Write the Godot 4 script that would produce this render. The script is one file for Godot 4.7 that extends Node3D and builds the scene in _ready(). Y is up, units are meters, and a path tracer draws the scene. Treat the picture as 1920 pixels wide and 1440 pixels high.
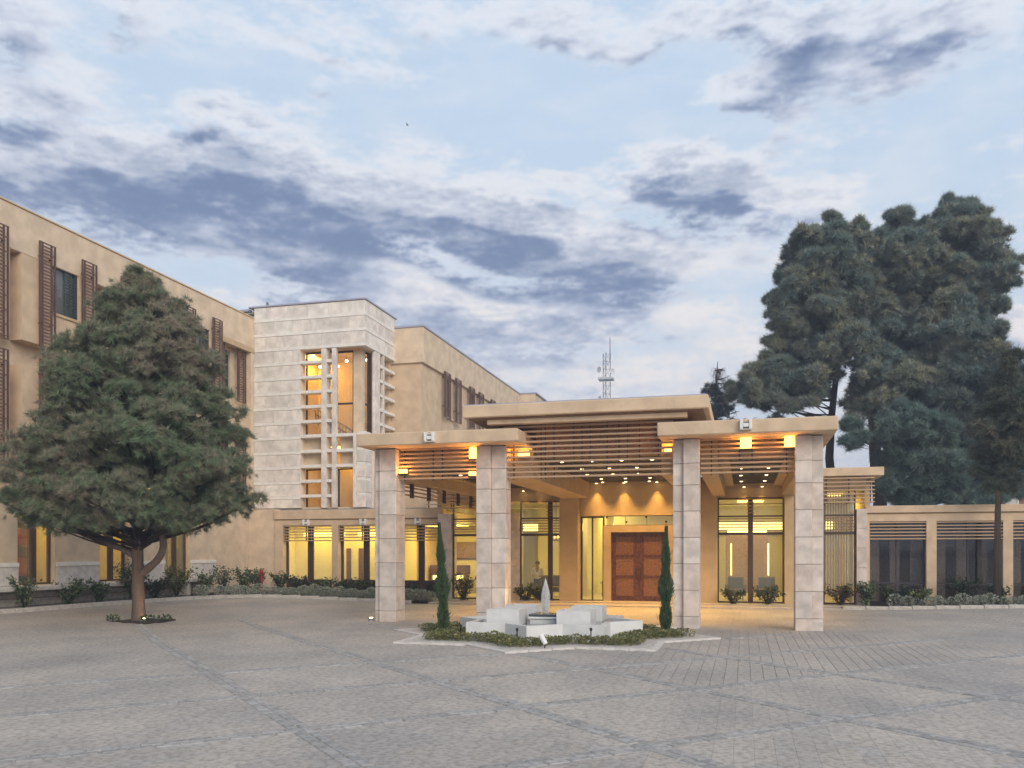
extends Node3D

const ORD := ["first", "second", "third", "fourth", "fifth"]
const TH := 0.262335
const EYE := 2.17
var org := {}
var used := {}
var boxes := {}
var M := {}
var rng := RandomNumberGenerator.new()

# ------------------------------------------------------------------ helpers
func lin(r: float, g: float, b: float) -> Color:
	return Color(r, g, b).linear_to_srgb()

func noise(freq: float, sd: int, oct := 5, type := FastNoiseLite.TYPE_SIMPLEX_SMOOTH) -> FastNoiseLite:
	var n := FastNoiseLite.new()
	n.noise_type = type
	n.frequency = freq
	n.seed = sd
	n.fractal_octaves = oct
	n.fractal_gain = 0.55
	return n

func ntex(freq: float, sd: int, stops: Array, oct := 5, size := 512) -> NoiseTexture2D:
	var t := NoiseTexture2D.new()
	t.width = size
	t.height = size
	t.seamless = true
	t.noise = noise(freq, sd, oct)
	var g := Gradient.new()
	var offs := PackedFloat32Array()
	var cols := PackedColorArray()
	for s in stops:
		offs.append(s[0])
		cols.append(s[1])
	g.offsets = offs
	g.colors = cols
	t.color_ramp = g
	return t

func htex(freq: float, sd: int, oct := 4, size := 512) -> NoiseTexture2D:
	var t := NoiseTexture2D.new()
	t.width = size
	t.height = size
	t.seamless = true
	t.noise = noise(freq, sd, oct)
	return t

# a matt material: three tones of one colour in a noise pattern laid in world space, with fine relief
func grain(key: String, c: Color, spread: float, rough: float, freq := 0.012, tile := 0.35, relief := 0.0, tint := Color(1, 1, 1)) -> StandardMaterial3D:
	var m := StandardMaterial3D.new()
	m.resource_name = key
	var lo := Color(c.r * (1.0 - spread), c.g * (1.0 - spread), c.b * (1.0 - spread))
	var hi := Color(minf(c.r * (1.0 + spread) * tint.r, 1), minf(c.g * (1.0 + spread) * tint.g, 1), minf(c.b * (1.0 + spread) * tint.b, 1))
	m.albedo_texture = ntex(freq, hash(key) % 1000, [[0.2, lo.linear_to_srgb()], [0.5, c.linear_to_srgb()], [0.8, hi.linear_to_srgb()]], 6)
	m.roughness = rough
	m.uv1_triplanar = true
	m.uv1_world_triplanar = true
	m.uv1_scale = Vector3.ONE * tile
	if relief > 0.0:
		m.heightmap_enabled = true
		m.heightmap_texture = htex(0.06, hash(key) % 777, 4)
		m.heightmap_scale = relief
	M[key] = m
	return m

func plain(key: String, c: Color, rough := 0.6, metal := 0.0) -> StandardMaterial3D:
	var m := StandardMaterial3D.new()
	m.resource_name = key
	m.albedo_color = c.linear_to_srgb()
	m.roughness = rough
	m.metallic = metal
	M[key] = m
	return m

func glow(key: String, c: Color, e: float) -> StandardMaterial3D:
	var m := StandardMaterial3D.new()
	m.resource_name = key
	m.albedo_color = c
	m.emission_enabled = true
	m.emission = c
	m.emission_energy_multiplier = e
	M[key] = m
	return m

func pane(key: String, c: Color, a: float) -> StandardMaterial3D:
	var m := StandardMaterial3D.new()
	m.resource_name = key
	m.albedo_color = Color(c.r, c.g, c.b, a)
	m.transparency = BaseMaterial3D.TRANSPARENCY_ALPHA
	m.roughness = 0.03
	m.metallic_specular = 0.5
	M[key] = m
	return m

func numbered(called: String) -> String:
	if not used.has(called):
		used[called] = 0
		return called
	used[called] += 1
	return "%s_%03d" % [called, used[called]]

func tag(o: Node, label: String, category: String, group := "") -> void:
	o.set_meta("label", label)
	o.set_meta("category", category)
	if group != "":
		o.set_meta("group", group)

func thing(called: String, label: String, category: String, at := Vector3.ZERO, group := "") -> Node3D:
	var o := Node3D.new()
	o.name = numbered(called)
	add_child(o)
	o.position = at
	org[o] = at
	tag(o, label, category, group)
	return o

func put(p: Node, called: String, mesh: Mesh, m: Material, at := Vector3.ZERO) -> MeshInstance3D:
	var o := MeshInstance3D.new()
	o.mesh = mesh
	o.material_override = m
	o.name = numbered(called) if p == self else called
	p.add_child(o, true)
	var base: Vector3 = org.get(p, Vector3.ZERO)
	o.position = at - base
	org[o] = at
	return o

func structure(o: Node) -> Node:
	o.set_meta("kind", "structure")
	return o

func quad(st: SurfaceTool, a: Vector3, b: Vector3, c: Vector3, d: Vector3, out: Vector3) -> void:
	var n := (b - a).cross(c - a)
	st.set_normal(out.normalized())
	if n.dot(out) > 0.0:
		for v in [a, c, b, a, d, c]:
			st.add_vertex(v)
	else:
		for v in [a, b, c, a, c, d]:
			st.add_vertex(v)

func tri(st: SurfaceTool, a: Vector3, b: Vector3, c: Vector3, out: Vector3) -> void:
	st.set_normal(out.normalized())
	if (b - a).cross(c - a).dot(out) > 0.0:
		for v in [a, c, b]:
			st.add_vertex(v)
	else:
		for v in [a, b, c]:
			st.add_vertex(v)

func new_st() -> SurfaceTool:
	var st := SurfaceTool.new()
	st.begin(Mesh.PRIMITIVE_TRIANGLES)
	return st

func st_box(st: SurfaceTool, lo: Vector3, hi: Vector3) -> void:
	quad(st, Vector3(lo.x, lo.y, hi.z), Vector3(hi.x, lo.y, hi.z), hi, Vector3(lo.x, hi.y, hi.z), Vector3.BACK)
	quad(st, lo, Vector3(hi.x, lo.y, lo.z), Vector3(hi.x, hi.y, lo.z), Vector3(lo.x, hi.y, lo.z), Vector3.FORWARD)
	quad(st, lo, Vector3(lo.x, lo.y, hi.z), Vector3(lo.x, hi.y, hi.z), Vector3(lo.x, hi.y, lo.z), Vector3.LEFT)
	quad(st, Vector3(hi.x, lo.y, lo.z), Vector3(hi.x, lo.y, hi.z), hi, Vector3(hi.x, hi.y, lo.z), Vector3.RIGHT)
	quad(st, Vector3(lo.x, hi.y, lo.z), Vector3(hi.x, hi.y, lo.z), hi, Vector3(lo.x, hi.y, hi.z), Vector3.UP)
	quad(st, lo, Vector3(hi.x, lo.y, lo.z), Vector3(hi.x, lo.y, hi.z), Vector3(lo.x, lo.y, hi.z), Vector3.DOWN)

func box_mesh(size: Vector3, bev := 0.0) -> Mesh:
	var key := "%.4f_%.4f_%.4f_%.4f" % [size.x, size.y, size.z, bev]
	if boxes.has(key):
		return boxes[key]
	var h := size * 0.5
	var st := new_st()
	if bev <= 0.0:
		st_box(st, -h, h)
	else:
		var b := minf(bev, minf(h.x, minf(h.y, h.z)) * 0.45)
		var q := h - Vector3.ONE * b
		for ax in 3:
			var u := (ax + 1) % 3
			var w := (ax + 2) % 3
			for s in [-1.0, 1.0]:
				var pts := []
				for k in [[-1, -1], [1, -1], [1, 1], [-1, 1]]:
					var v := Vector3.ZERO
					v[ax] = s * h[ax]
					v[u] = k[0] * q[u]
					v[w] = k[1] * q[w]
					pts.append(v)
				var out := Vector3.ZERO
				out[ax] = s
				quad(st, pts[0], pts[1], pts[2], pts[3], out)
			for s in [-1.0, 1.0]:
				for r in [-1.0, 1.0]:
					# edge along ax between faces u=s and w=r
					var a := Vector3.ZERO
					a[ax] = -q[ax]
					a[u] = s * h[u]
					a[w] = r * q[w]
					var c := a
					c[u] = s * q[u]
					c[w] = r * h[w]
					var a2 := a
					a2[ax] = q[ax]
					var c2 := c
					c2[ax] = q[ax]
					var out2 := Vector3.ZERO
					out2[u] = s
					out2[w] = r
					quad(st, a, a2, c2, c, out2)
		for sx in [-1.0, 1.0]:
			for sy in [-1.0, 1.0]:
				for sz in [-1.0, 1.0]:
					tri(st, Vector3(sx * h.x, sy * q.y, sz * q.z), Vector3(sx * q.x, sy * h.y, sz * q.z), Vector3(sx * q.x, sy * q.y, sz * h.z), Vector3(sx, sy, sz))
	boxes[key] = st.commit()
	return boxes[key]

func box(p: Node, called: String, x0: float, x1: float, y0: float, y1: float, z0: float, z1: float, m: Material, bev := 0.0) -> MeshInstance3D:
	var a := Vector3(minf(x0, x1), minf(y0, y1), minf(z0, z1))
	var b := Vector3(maxf(x0, x1), maxf(y0, y1), maxf(z0, z1))
	return put(p, called, box_mesh(b - a, bev), m, (a + b) * 0.5)

# a wall with openings; axis 0: normal along x (u is z), axis 2: normal along z (u is x); holes are [u0, u1, v0, v1]
func wall(p: Node, called: String, axis: int, f0: float, f1: float, u0: float, u1: float, v0: float, v1: float, holes: Array, m: Material) -> MeshInstance3D:
	var us := [u0, u1]
	var vs := [v0, v1]
	for h in holes:
		us.append_array([clampf(h[0], u0, u1), clampf(h[1], u0, u1)])
		vs.append_array([clampf(h[2], v0, v1), clampf(h[3], v0, v1)])
	us.sort()
	vs.sort()
	var uu := []
	var vv := []
	for x in us:
		if uu.is_empty() or x - uu[-1] > 0.0005:
			uu.append(x)
	for x in vs:
		if vv.is_empty() or x - vv[-1] > 0.0005:
			vv.append(x)
	var solid := func(i: int, j: int) -> bool:
		if i < 0 or j < 0 or i >= uu.size() - 1 or j >= vv.size() - 1:
			return false
		var cu: float = (uu[i] + uu[i + 1]) * 0.5
		var cv: float = (vv[j] + vv[j + 1]) * 0.5
		for h in holes:
			if cu > h[0] and cu < h[1] and cv > h[2] and cv < h[3]:
				return false
		return true
	var lo := minf(f0, f1)
	var hi := maxf(f0, f1)
	var c := Vector3((lo + hi) * 0.5, v0, (u0 + u1) * 0.5) if axis == 0 else Vector3((u0 + u1) * 0.5, v0, (lo + hi) * 0.5)
	var pt := func(f: float, u: float, v: float) -> Vector3:
		return (Vector3(f, v, u) if axis == 0 else Vector3(u, v, f)) - c
	var fd := Vector3.RIGHT if axis == 0 else Vector3.BACK
	var ud := Vector3.BACK if axis == 0 else Vector3.RIGHT
	var st := new_st()
	for i in uu.size() - 1:
		for j in vv.size() - 1:
			if not solid.call(i, j):
				continue
			var a: float = uu[i]
			var b: float = uu[i + 1]
			var d: float = vv[j]
			var e: float = vv[j + 1]
			quad(st, pt.call(hi, a, d), pt.call(hi, b, d), pt.call(hi, b, e), pt.call(hi, a, e), fd)
			quad(st, pt.call(lo, a, d), pt.call(lo, b, d), pt.call(lo, b, e), pt.call(lo, a, e), -fd)
			if not solid.call(i - 1, j):
				quad(st, pt.call(lo, a, d), pt.call(hi, a, d), pt.call(hi, a, e), pt.call(lo, a, e), -ud)
			if not solid.call(i + 1, j):
				quad(st, pt.call(lo, b, d), pt.call(hi, b, d), pt.call(hi, b, e), pt.call(lo, b, e), ud)
			if not solid.call(i, j - 1):
				quad(st, pt.call(lo, a, d), pt.call(hi, a, d), pt.call(hi, b, d), pt.call(lo, b, d), Vector3.DOWN)
			if not solid.call(i, j + 1):
				quad(st, pt.call(lo, a, e), pt.call(hi, a, e), pt.call(hi, b, e), pt.call(lo, b, e), Vector3.UP)
	return put(p, called, st.commit(), m, c)

func st_tube(st: SurfaceTool, pts: Array, rad: Array, sides := 8, wob := 0.0) -> void:
	var rings := []
	var side := Vector3.ZERO
	for i in pts.size():
		var dir: Vector3 = (pts[mini(i + 1, pts.size() - 1)] - pts[maxi(i - 1, 0)]).normalized()
		if side == Vector3.ZERO:
			side = dir.cross(Vector3(0.31, 0.2, 0.93)).normalized()
		side = (side - dir * side.dot(dir)).normalized()
		var up := dir.cross(side)
		var ring := []
		for k in sides:
			var a := TAU * k / sides
			var r: float = rad[i] * (1.0 + wob * rng.randf_range(-1, 1))
			ring.append(pts[i] + (side * cos(a) + up * sin(a)) * r)
		rings.append(ring)
	for i in rings.size() - 1:
		for k in sides:
			var k2 := (k + 1) % sides
			var out: Vector3 = (rings[i][k] + rings[i][k2]) * 0.5 - (pts[i] + pts[i + 1]) * 0.5
			quad(st, rings[i][k], rings[i][k2], rings[i + 1][k2], rings[i + 1][k], out)
	for k in sides - 2:
		tri(st, rings[-1][0], rings[-1][k + 1], rings[-1][k + 2], pts[-1] - pts[-2])
		tri(st, rings[0][0], rings[0][k + 1], rings[0][k + 2], pts[0] - pts[1])

func smooth_path(pts: Array, rad: Array, sub := 4) -> Array:
	var p := []
	var r := []
	for i in pts.size() - 1:
		for k in sub:
			var t := float(k) / sub
			p.append(pts[i].cubic_interpolate(pts[i + 1], pts[maxi(i - 1, 0)], pts[mini(i + 2, pts.size() - 1)], t))
			r.append(lerpf(rad[i], rad[i + 1], t))
	p.append(pts[-1])
	r.append(rad[-1])
	return [p, r]

func lathe(profile: Array, sides := 16) -> Mesh:
	var st := new_st()
	st.set_smooth_group(0)
	for i in profile.size() - 1:
		for k in sides:
			var a := TAU * k / sides
			var b := TAU * (k + 1) / sides
			var p0: Vector2 = profile[i]
			var p1: Vector2 = profile[i + 1]
			var q := [Vector3(cos(a) * p0.x, p0.y, sin(a) * p0.x), Vector3(cos(b) * p0.x, p0.y, sin(b) * p0.x), Vector3(cos(b) * p1.x, p1.y, sin(b) * p1.x), Vector3(cos(a) * p1.x, p1.y, sin(a) * p1.x)]
			var mid := (a + b) * 0.5
			var out := Vector3(cos(mid) * (p1.y - p0.y), p0.x - p1.x, sin(mid) * (p1.y - p0.y))
			if p0.x < 0.0001:
				tri(st, q[0], q[2], q[3], out)
			elif p1.x < 0.0001:
				tri(st, q[0], q[1], q[2], out)
			else:
				quad(st, q[0], q[1], q[2], q[3], out)
	return st.commit()

# vertical prism over a polygon of Vector2(x, z)
func prism(poly: PackedVector2Array, y0: float, y1: float) -> Mesh:
	var st := new_st()
	var n := poly.size()
	var ctr := Vector2.ZERO
	for q in poly:
		ctr += q / n
	for i in n:
		var a := poly[i]
		var b := poly[(i + 1) % n]
		var e := b - a
		var nrm := Vector2(e.y, -e.x)
		if Geometry2D.is_point_in_polygon((a + b) * 0.5 + nrm.normalized() * 0.001, poly):
			nrm = -nrm
		quad(st, Vector3(a.x, y0, a.y), Vector3(b.x, y0, b.y), Vector3(b.x, y1, b.y), Vector3(a.x, y1, a.y), Vector3(nrm.x, 0, nrm.y))
	var idx := Geometry2D.triangulate_polygon(poly)
	for i in range(0, idx.size(), 3):
		var a := poly[idx[i]]
		var b := poly[idx[i + 1]]
		var c := poly[idx[i + 2]]
		tri(st, Vector3(a.x, y1, a.y), Vector3(b.x, y1, b.y), Vector3(c.x, y1, c.y), Vector3.UP)
		tri(st, Vector3(a.x, y0, a.y), Vector3(b.x, y0, b.y), Vector3(c.x, y0, c.y), Vector3.DOWN)
	return st.commit()

func multi(p: Node, called: String, mesh: Mesh, m: Material, xf: Array, cols: Array, stuff := false) -> MultiMeshInstance3D:
	var mm := MultiMesh.new()
	mm.transform_format = MultiMesh.TRANSFORM_3D
	mm.use_colors = not cols.is_empty()
	mm.mesh = mesh
	mm.instance_count = xf.size()
	for i in xf.size():
		mm.set_instance_transform(i, xf[i])
		if not cols.is_empty():
			mm.set_instance_color(i, cols[i])
	var o := MultiMeshInstance3D.new()
	o.multimesh = mm
	o.material_override = m
	o.name = numbered(called) if p == self else called
	p.add_child(o, true)
	if p != self:
		o.position = -(org.get(p, Vector3.ZERO) as Vector3)
	if stuff:
		o.set_meta("kind", "stuff")
	return o

func gh(x: float, z: float) -> float:
	return 0.32 * smoothstep(13.0, 22.0, -x) + 0.18 * smoothstep(3.0, 11.0, x) * smoothstep(24.0, 35.0, -z)

# camera-side coordinates -> place on the ground plan: sideways metres and depth
func plan(side: float, depth: float) -> Vector2:
	return Vector2(side * cos(TH) - depth * sin(TH), -side * sin(TH) - depth * cos(TH))

func at_px(px: float, py: float, depth: float) -> Vector3:
	var q := plan((px - 960.0) / 1620.0 * depth, depth)
	return Vector3(q.x, EYE + (1035.0 - py) / 1620.0 * depth, q.y)

func interp(tab: Array, v: float) -> float:
	if v <= tab[0][0]:
		return tab[0][1]
	for i in tab.size() - 1:
		if v <= tab[i + 1][0]:
			return lerpf(tab[i][1], tab[i + 1][1], (v - tab[i][0]) / (tab[i + 1][0] - tab[i][0]))
	return tab[-1][1]

func spot(p: Node, at: Vector3, aim: Vector3, c: Color, e: float, ang: float, size := 0.04) -> void:
	var l := SpotLight3D.new()
	l.light_color = c
	l.light_energy = e
	l.spot_angle = ang
	l.spot_range = 30.0
	l.spot_attenuation = 2.0
	l.light_size = size
	l.shadow_enabled = true
	p.add_child(l, true)
	l.position = at - (org.get(p, Vector3.ZERO) as Vector3)
	var up := Vector3.UP if absf(aim.normalized().y) < 0.95 else Vector3.RIGHT
	l.basis = Basis.looking_at(aim, up)

func omni(p: Node, at: Vector3, c: Color, e: float, size := 0.06) -> void:
	var l := OmniLight3D.new()
	l.light_color = c
	l.light_energy = e
	l.omni_range = 40.0
	l.omni_attenuation = 2.0
	l.light_size = size
	l.shadow_enabled = true
	p.add_child(l, true)
	l.position = at - (org.get(p, Vector3.ZERO) as Vector3)

func area(p: Node, at: Vector3, aim: Vector3, sx: float, sy: float, c: Color, e: float) -> void:
	var l := AreaLight3D.new()
	l.light_color = c
	l.light_energy = e
	l.area_size = Vector2(sx, sy)
	l.area_range = 40.0
	l.shadow_enabled = true
	p.add_child(l, true)
	l.position = at - (org.get(p, Vector3.ZERO) as Vector3)
	var up := Vector3.FORWARD if absf(aim.normalized().y) > 0.9 else Vector3.UP
	l.basis = Basis.looking_at(aim, up)

# ------------------------------------------------------------------ sky
var sk1: FastNoiseLite
var sk2: FastNoiseLite
var sk3: FastNoiseLite
const MASSES := [
	[80, 300, 150, 55, 0.1, 0.95], [250, 300, 170, 65, 0.1, 0.9], [430, 300, 150, 80, 0.2, 0.95], [560, 320, 130, 85, 0.2, 1.0], [700, 370, 150, 65, 0.25, 1.0],
	[850, 410, 150, 55, 0.15, 1.0], [1000, 430, 140, 45, 0.1, 0.95], [1130, 480, 150, 45, 0.2, 0.85], [1260, 530, 110, 50, 0.2, 0.75],
	[15, 40, 70, 80, 0.4, 0.8], [300, 30, 85, 50, 0.7, 0.75], [150, 150, 90, 26, 0.2, 0.6], [70, 210, 160, 38, 0.15, 0.8],
	[1020, 305, 90, 36, 0.1, 0.55], [1190, 325, 120, 38, 0.0, 0.7], [1350, 335, 150, 42, 0.0, 0.85], [1490, 360, 140, 40, 0.15, 0.85], [1370, 440, 90, 42, 0.3, 0.5],
	[1480, 110, 100, 75, -0.6, 0.9], [1420, 220, 50, 45, -0.5, 0.6], [1680, 130, 100, 65, -0.5, 0.7], [1790, 40, 120, 40, -0.2, 0.75], [1560, 20, 180, 32, 0.0, 0.65],
	[600, 105, 150, 24, 0.3, 0.55], [720, 130, 110, 22, 0.2, 0.55], [900, 40, 280, 50, 0.0, 0.5], [1170, 60, 170, 40, 0.0, 0.5], [1350, 20, 140, 40, 0.0, 0.5],
	[600, 490, 160, 48, 0.1, 0.8], [450, 440, 220, 50, 0.1, 0.45], [200, 400, 200, 50, 0.1, 0.5], [900, 560, 320, 36, 0.0, 0.55], [1100, 610, 330, 26, 0.0, 0.42], [1900, 640, 90, 45, 0.0, 0.6], [1150, 690, 420, 40, 0.0, 0.42], [700, 620, 260, 36, 0.0, 0.4],
	[420, 170, 130, 60, 0.2, -0.35], [330, 430, 100, 30, 0.1, -0.3], [780, 480, 90, 24, 0.1, -0.35], [1380, 560, 130, 50, 0.0, -0.3], [1000, 200, 300, 90, 0.0, -0.45], [1700, 330, 160, 70, 0.0, -0.5], [1300, 160, 80, 60, 0.0, -0.4], [1850, 200, 100, 120, 0.0, -0.35], [250, 190, 60, 40, 0.0, -0.3]]

func cloud(d: Vector3, detail: bool) -> float:
	var y := maxf(d.y, 0.0)
	var fwd := Vector3(-sin(TH), 0, -cos(TH))
	var rt := Vector3(cos(TH), 0, -sin(TH))
	var k := 1.0 / (y + 0.16)
	var q := Vector3(d.x, d.y * 2.3, d.z) * 100.0
	var wx := sk1.get_noise_3d(q.x + 31.0, q.y, q.z)
	var wy := sk1.get_noise_3d(q.x, q.y + 77.0, q.z)
	var fine := sk2.get_noise_3d(q.x, q.y * 1.5, q.z)
	var placed := 0.0
	var inside := 0.0
	var f := d.dot(fwd)
	if f > 0.2:
		var px := 960.0 + 1620.0 * d.dot(rt) / f + wx * 120.0 + fine * 60.0
		var py := 1035.0 - 1620.0 * d.y / f + wy * 70.0 + fine * 40.0
		inside = (1.0 - smoothstep(1000.0, 1600.0, absf(px - 960.0))) * smoothstep(-700.0, -150.0, py)
		if inside > 0.0:
			for b in MASSES:
				var dx: float = px - b[0]
				var dy: float = py - b[1]
				if absf(dx) > b[2] * 2.6 or absf(dy) > (b[3] + b[2] * absf(b[4])) * 2.6:
					continue
				var c := cos(b[4])
				var s := sin(b[4])
				var ex: float = (dx * c + dy * s) / b[2]
				var ey: float = (-dx * s + dy * c) / b[3]
				placed += b[5] * exp(-(ex * ex + ey * ey) * 0.9)
	var free := 0.30
	if inside < 1.0:
		free = 0.30 + sk1.get_noise_3d(d.x * k * 60.0, 0.0, d.z * k * 60.0) * 0.9
	var v := lerpf(free, clampf(placed, -0.55, 1.15) * 0.9 + 0.04, inside) + fine * 0.62
	if detail:
		v += sk3.get_noise_3d(q.x, q.y * 1.5, q.z) * 0.36
	return v

func sky_at(d: Vector3) -> Color:
	var y := maxf(d.y, 0.0)
	var dens := cloud(d, true)
	var above := cloud((d + Vector3(0.012, 0.03, 0.0)).normalized(), false)
	var lit := clampf((dens - above) * 1.7 + 0.08, -0.5, 0.85)
	var low := exp(-y * 6.0)
	var clear := Color(0.715, 0.805, 0.905).lerp(Color(0.84, 0.885, 0.925), exp(-y * 3.0))
	clear = clear.lerp(Color(0.86, 0.845, 0.87), exp(-y * 7.0) * 0.8)
	var thick := smoothstep(0.05, 1.38, dens * 1.12 - lit * 0.5 + sk3.get_noise_3d(d.x * 60.0, d.y * 150.0, d.z * 60.0) * 0.25)
	var cov := smoothstep(-0.08, 0.55, dens)
	var rim := Color(0.955, 0.925, 0.91).lerp(Color(0.875, 0.895, 0.93), smoothstep(0.16, 0.5, y))
	var core := Color(0.415, 0.49, 0.63).lerp(Color(0.66, 0.68, 0.75), low)
	var cl := rim.lerp(Color(0.735, 0.765, 0.835), smoothstep(0.0, 0.42, thick)).lerp(core, smoothstep(0.25, 1.0, thick))
	cl = cl.lerp(rim, clampf(lit, 0.0, 1.0) * 0.55)
	var q := d * 100.0
	var veil := smoothstep(-0.25, 0.55, sk2.get_noise_3d(q.x * 0.7 + 9.0, q.y * 2.2, q.z * 0.7))
	var c2 := clear.lerp(rim, veil * 0.38)
	return c2.lerp(cl, cov * 0.95)

func fill_sky(img: Image, x0: int, y0: int, w: int, h: int, W: float, H: float) -> void:
	var data := PackedByteArray()
	data.resize(w * h * 3)
	var at := 0
	for j in h:
		var el := PI * 0.5 - PI * (y0 + j + 0.5) / H
		for i in w:
			var az := TAU * (x0 + i + 0.5) / W
			var d := Vector3(sin(az) * cos(el), sin(el), -cos(az) * cos(el))
			var c := sky_at(d)
			data[at] = clampi(int(c.r * 255.0 + rng.randf()), 0, 255)
			data[at + 1] = clampi(int(c.g * 255.0 + rng.randf()), 0, 255)
			data[at + 2] = clampi(int(c.b * 255.0 + rng.randf()), 0, 255)
			at += 3
	var part := Image.create_from_data(w, h, false, Image.FORMAT_RGB8, data)
	img.blit_rect(part, Rect2i(0, 0, w, h), Vector2i(x0, y0))

func make_sky() -> PanoramaSkyMaterial:
	sk1 = noise(0.05, 11, 3)
	sk2 = noise(0.085, 23, 7)
	sk2.fractal_gain = 0.6
	sk3 = noise(0.5, 37, 5)
	sk3.fractal_gain = 0.65
	var small := Image.create(512, 256, false, Image.FORMAT_RGB8)
	fill_sky(small, 0, 0, 512, 128, 512.0, 256.0)
	small.fill_rect(Rect2i(0, 128, 512, 128), Color(0.42, 0.40, 0.39))
	var img: Image = small.duplicate()
	img.resize(4096, 2048, Image.INTERPOLATE_CUBIC)
	# column 0 looks along -z; the same sky again, finer, for the directions round the camera's heading
	fill_sky(img, 3446, 500, 650, 524, 4096.0, 2048.0)
	fill_sky(img, 0, 500, 320, 524, 4096.0, 2048.0)
	var m := PanoramaSkyMaterial.new()
	m.panorama = ImageTexture.create_from_image(img)
	return m

# ------------------------------------------------------------------ main
func _ready() -> void:
	rng.seed = 7
	var cam := Camera3D.new()
	cam.name = "camera"
	add_child(cam)
	cam.position = Vector3(0, EYE, 0)
	cam.rotation.y = TH
	cam.set_frustum(0.1 * 1440.0 / 1620.0, Vector2(0, 0.1 * 315.0 / 1620.0), 0.1, 2000.0)
	cam.current = true
	var e := Environment.new()
	e.background_mode = Environment.BG_SKY
	var sky := Sky.new()
	sky.sky_material = make_sky()
	e.sky = sky
	e.background_energy_multiplier = 0.66
	e.tonemap_mode = Environment.TONE_MAPPER_LINEAR
	e.tonemap_exposure = 1.66
	e.fog_enabled = true
	e.fog_density = 0.0016
	e.fog_light_color = Color(0.80, 0.86, 0.96)
	e.sdfgi_enabled = true
	e.ssao_enabled = true
	e.ssil_enabled = true
	var we := WorldEnvironment.new()
	we.name = "world"
	we.environment = e
	add_child(we)
	var sun := DirectionalLight3D.new()
	sun.name = "sun"
	sun.light_color = Color(1.0, 0.96, 0.91)
	sun.light_energy = 0.5
	sun.light_angular_distance = 40.0
	sun.shadow_enabled = true
	add_child(sun)
	sun.basis = Basis.looking_at(-Vector3(0.62, 0.42, 0.74), Vector3.UP)

	materials()
	ground()
	left_wing()
	tower()
	rear_wing()
	left_colonnade()
	lobby()
	right_colonnade()
	portico()
	fountain()
	planting()
	trees()
	distance()

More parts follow.
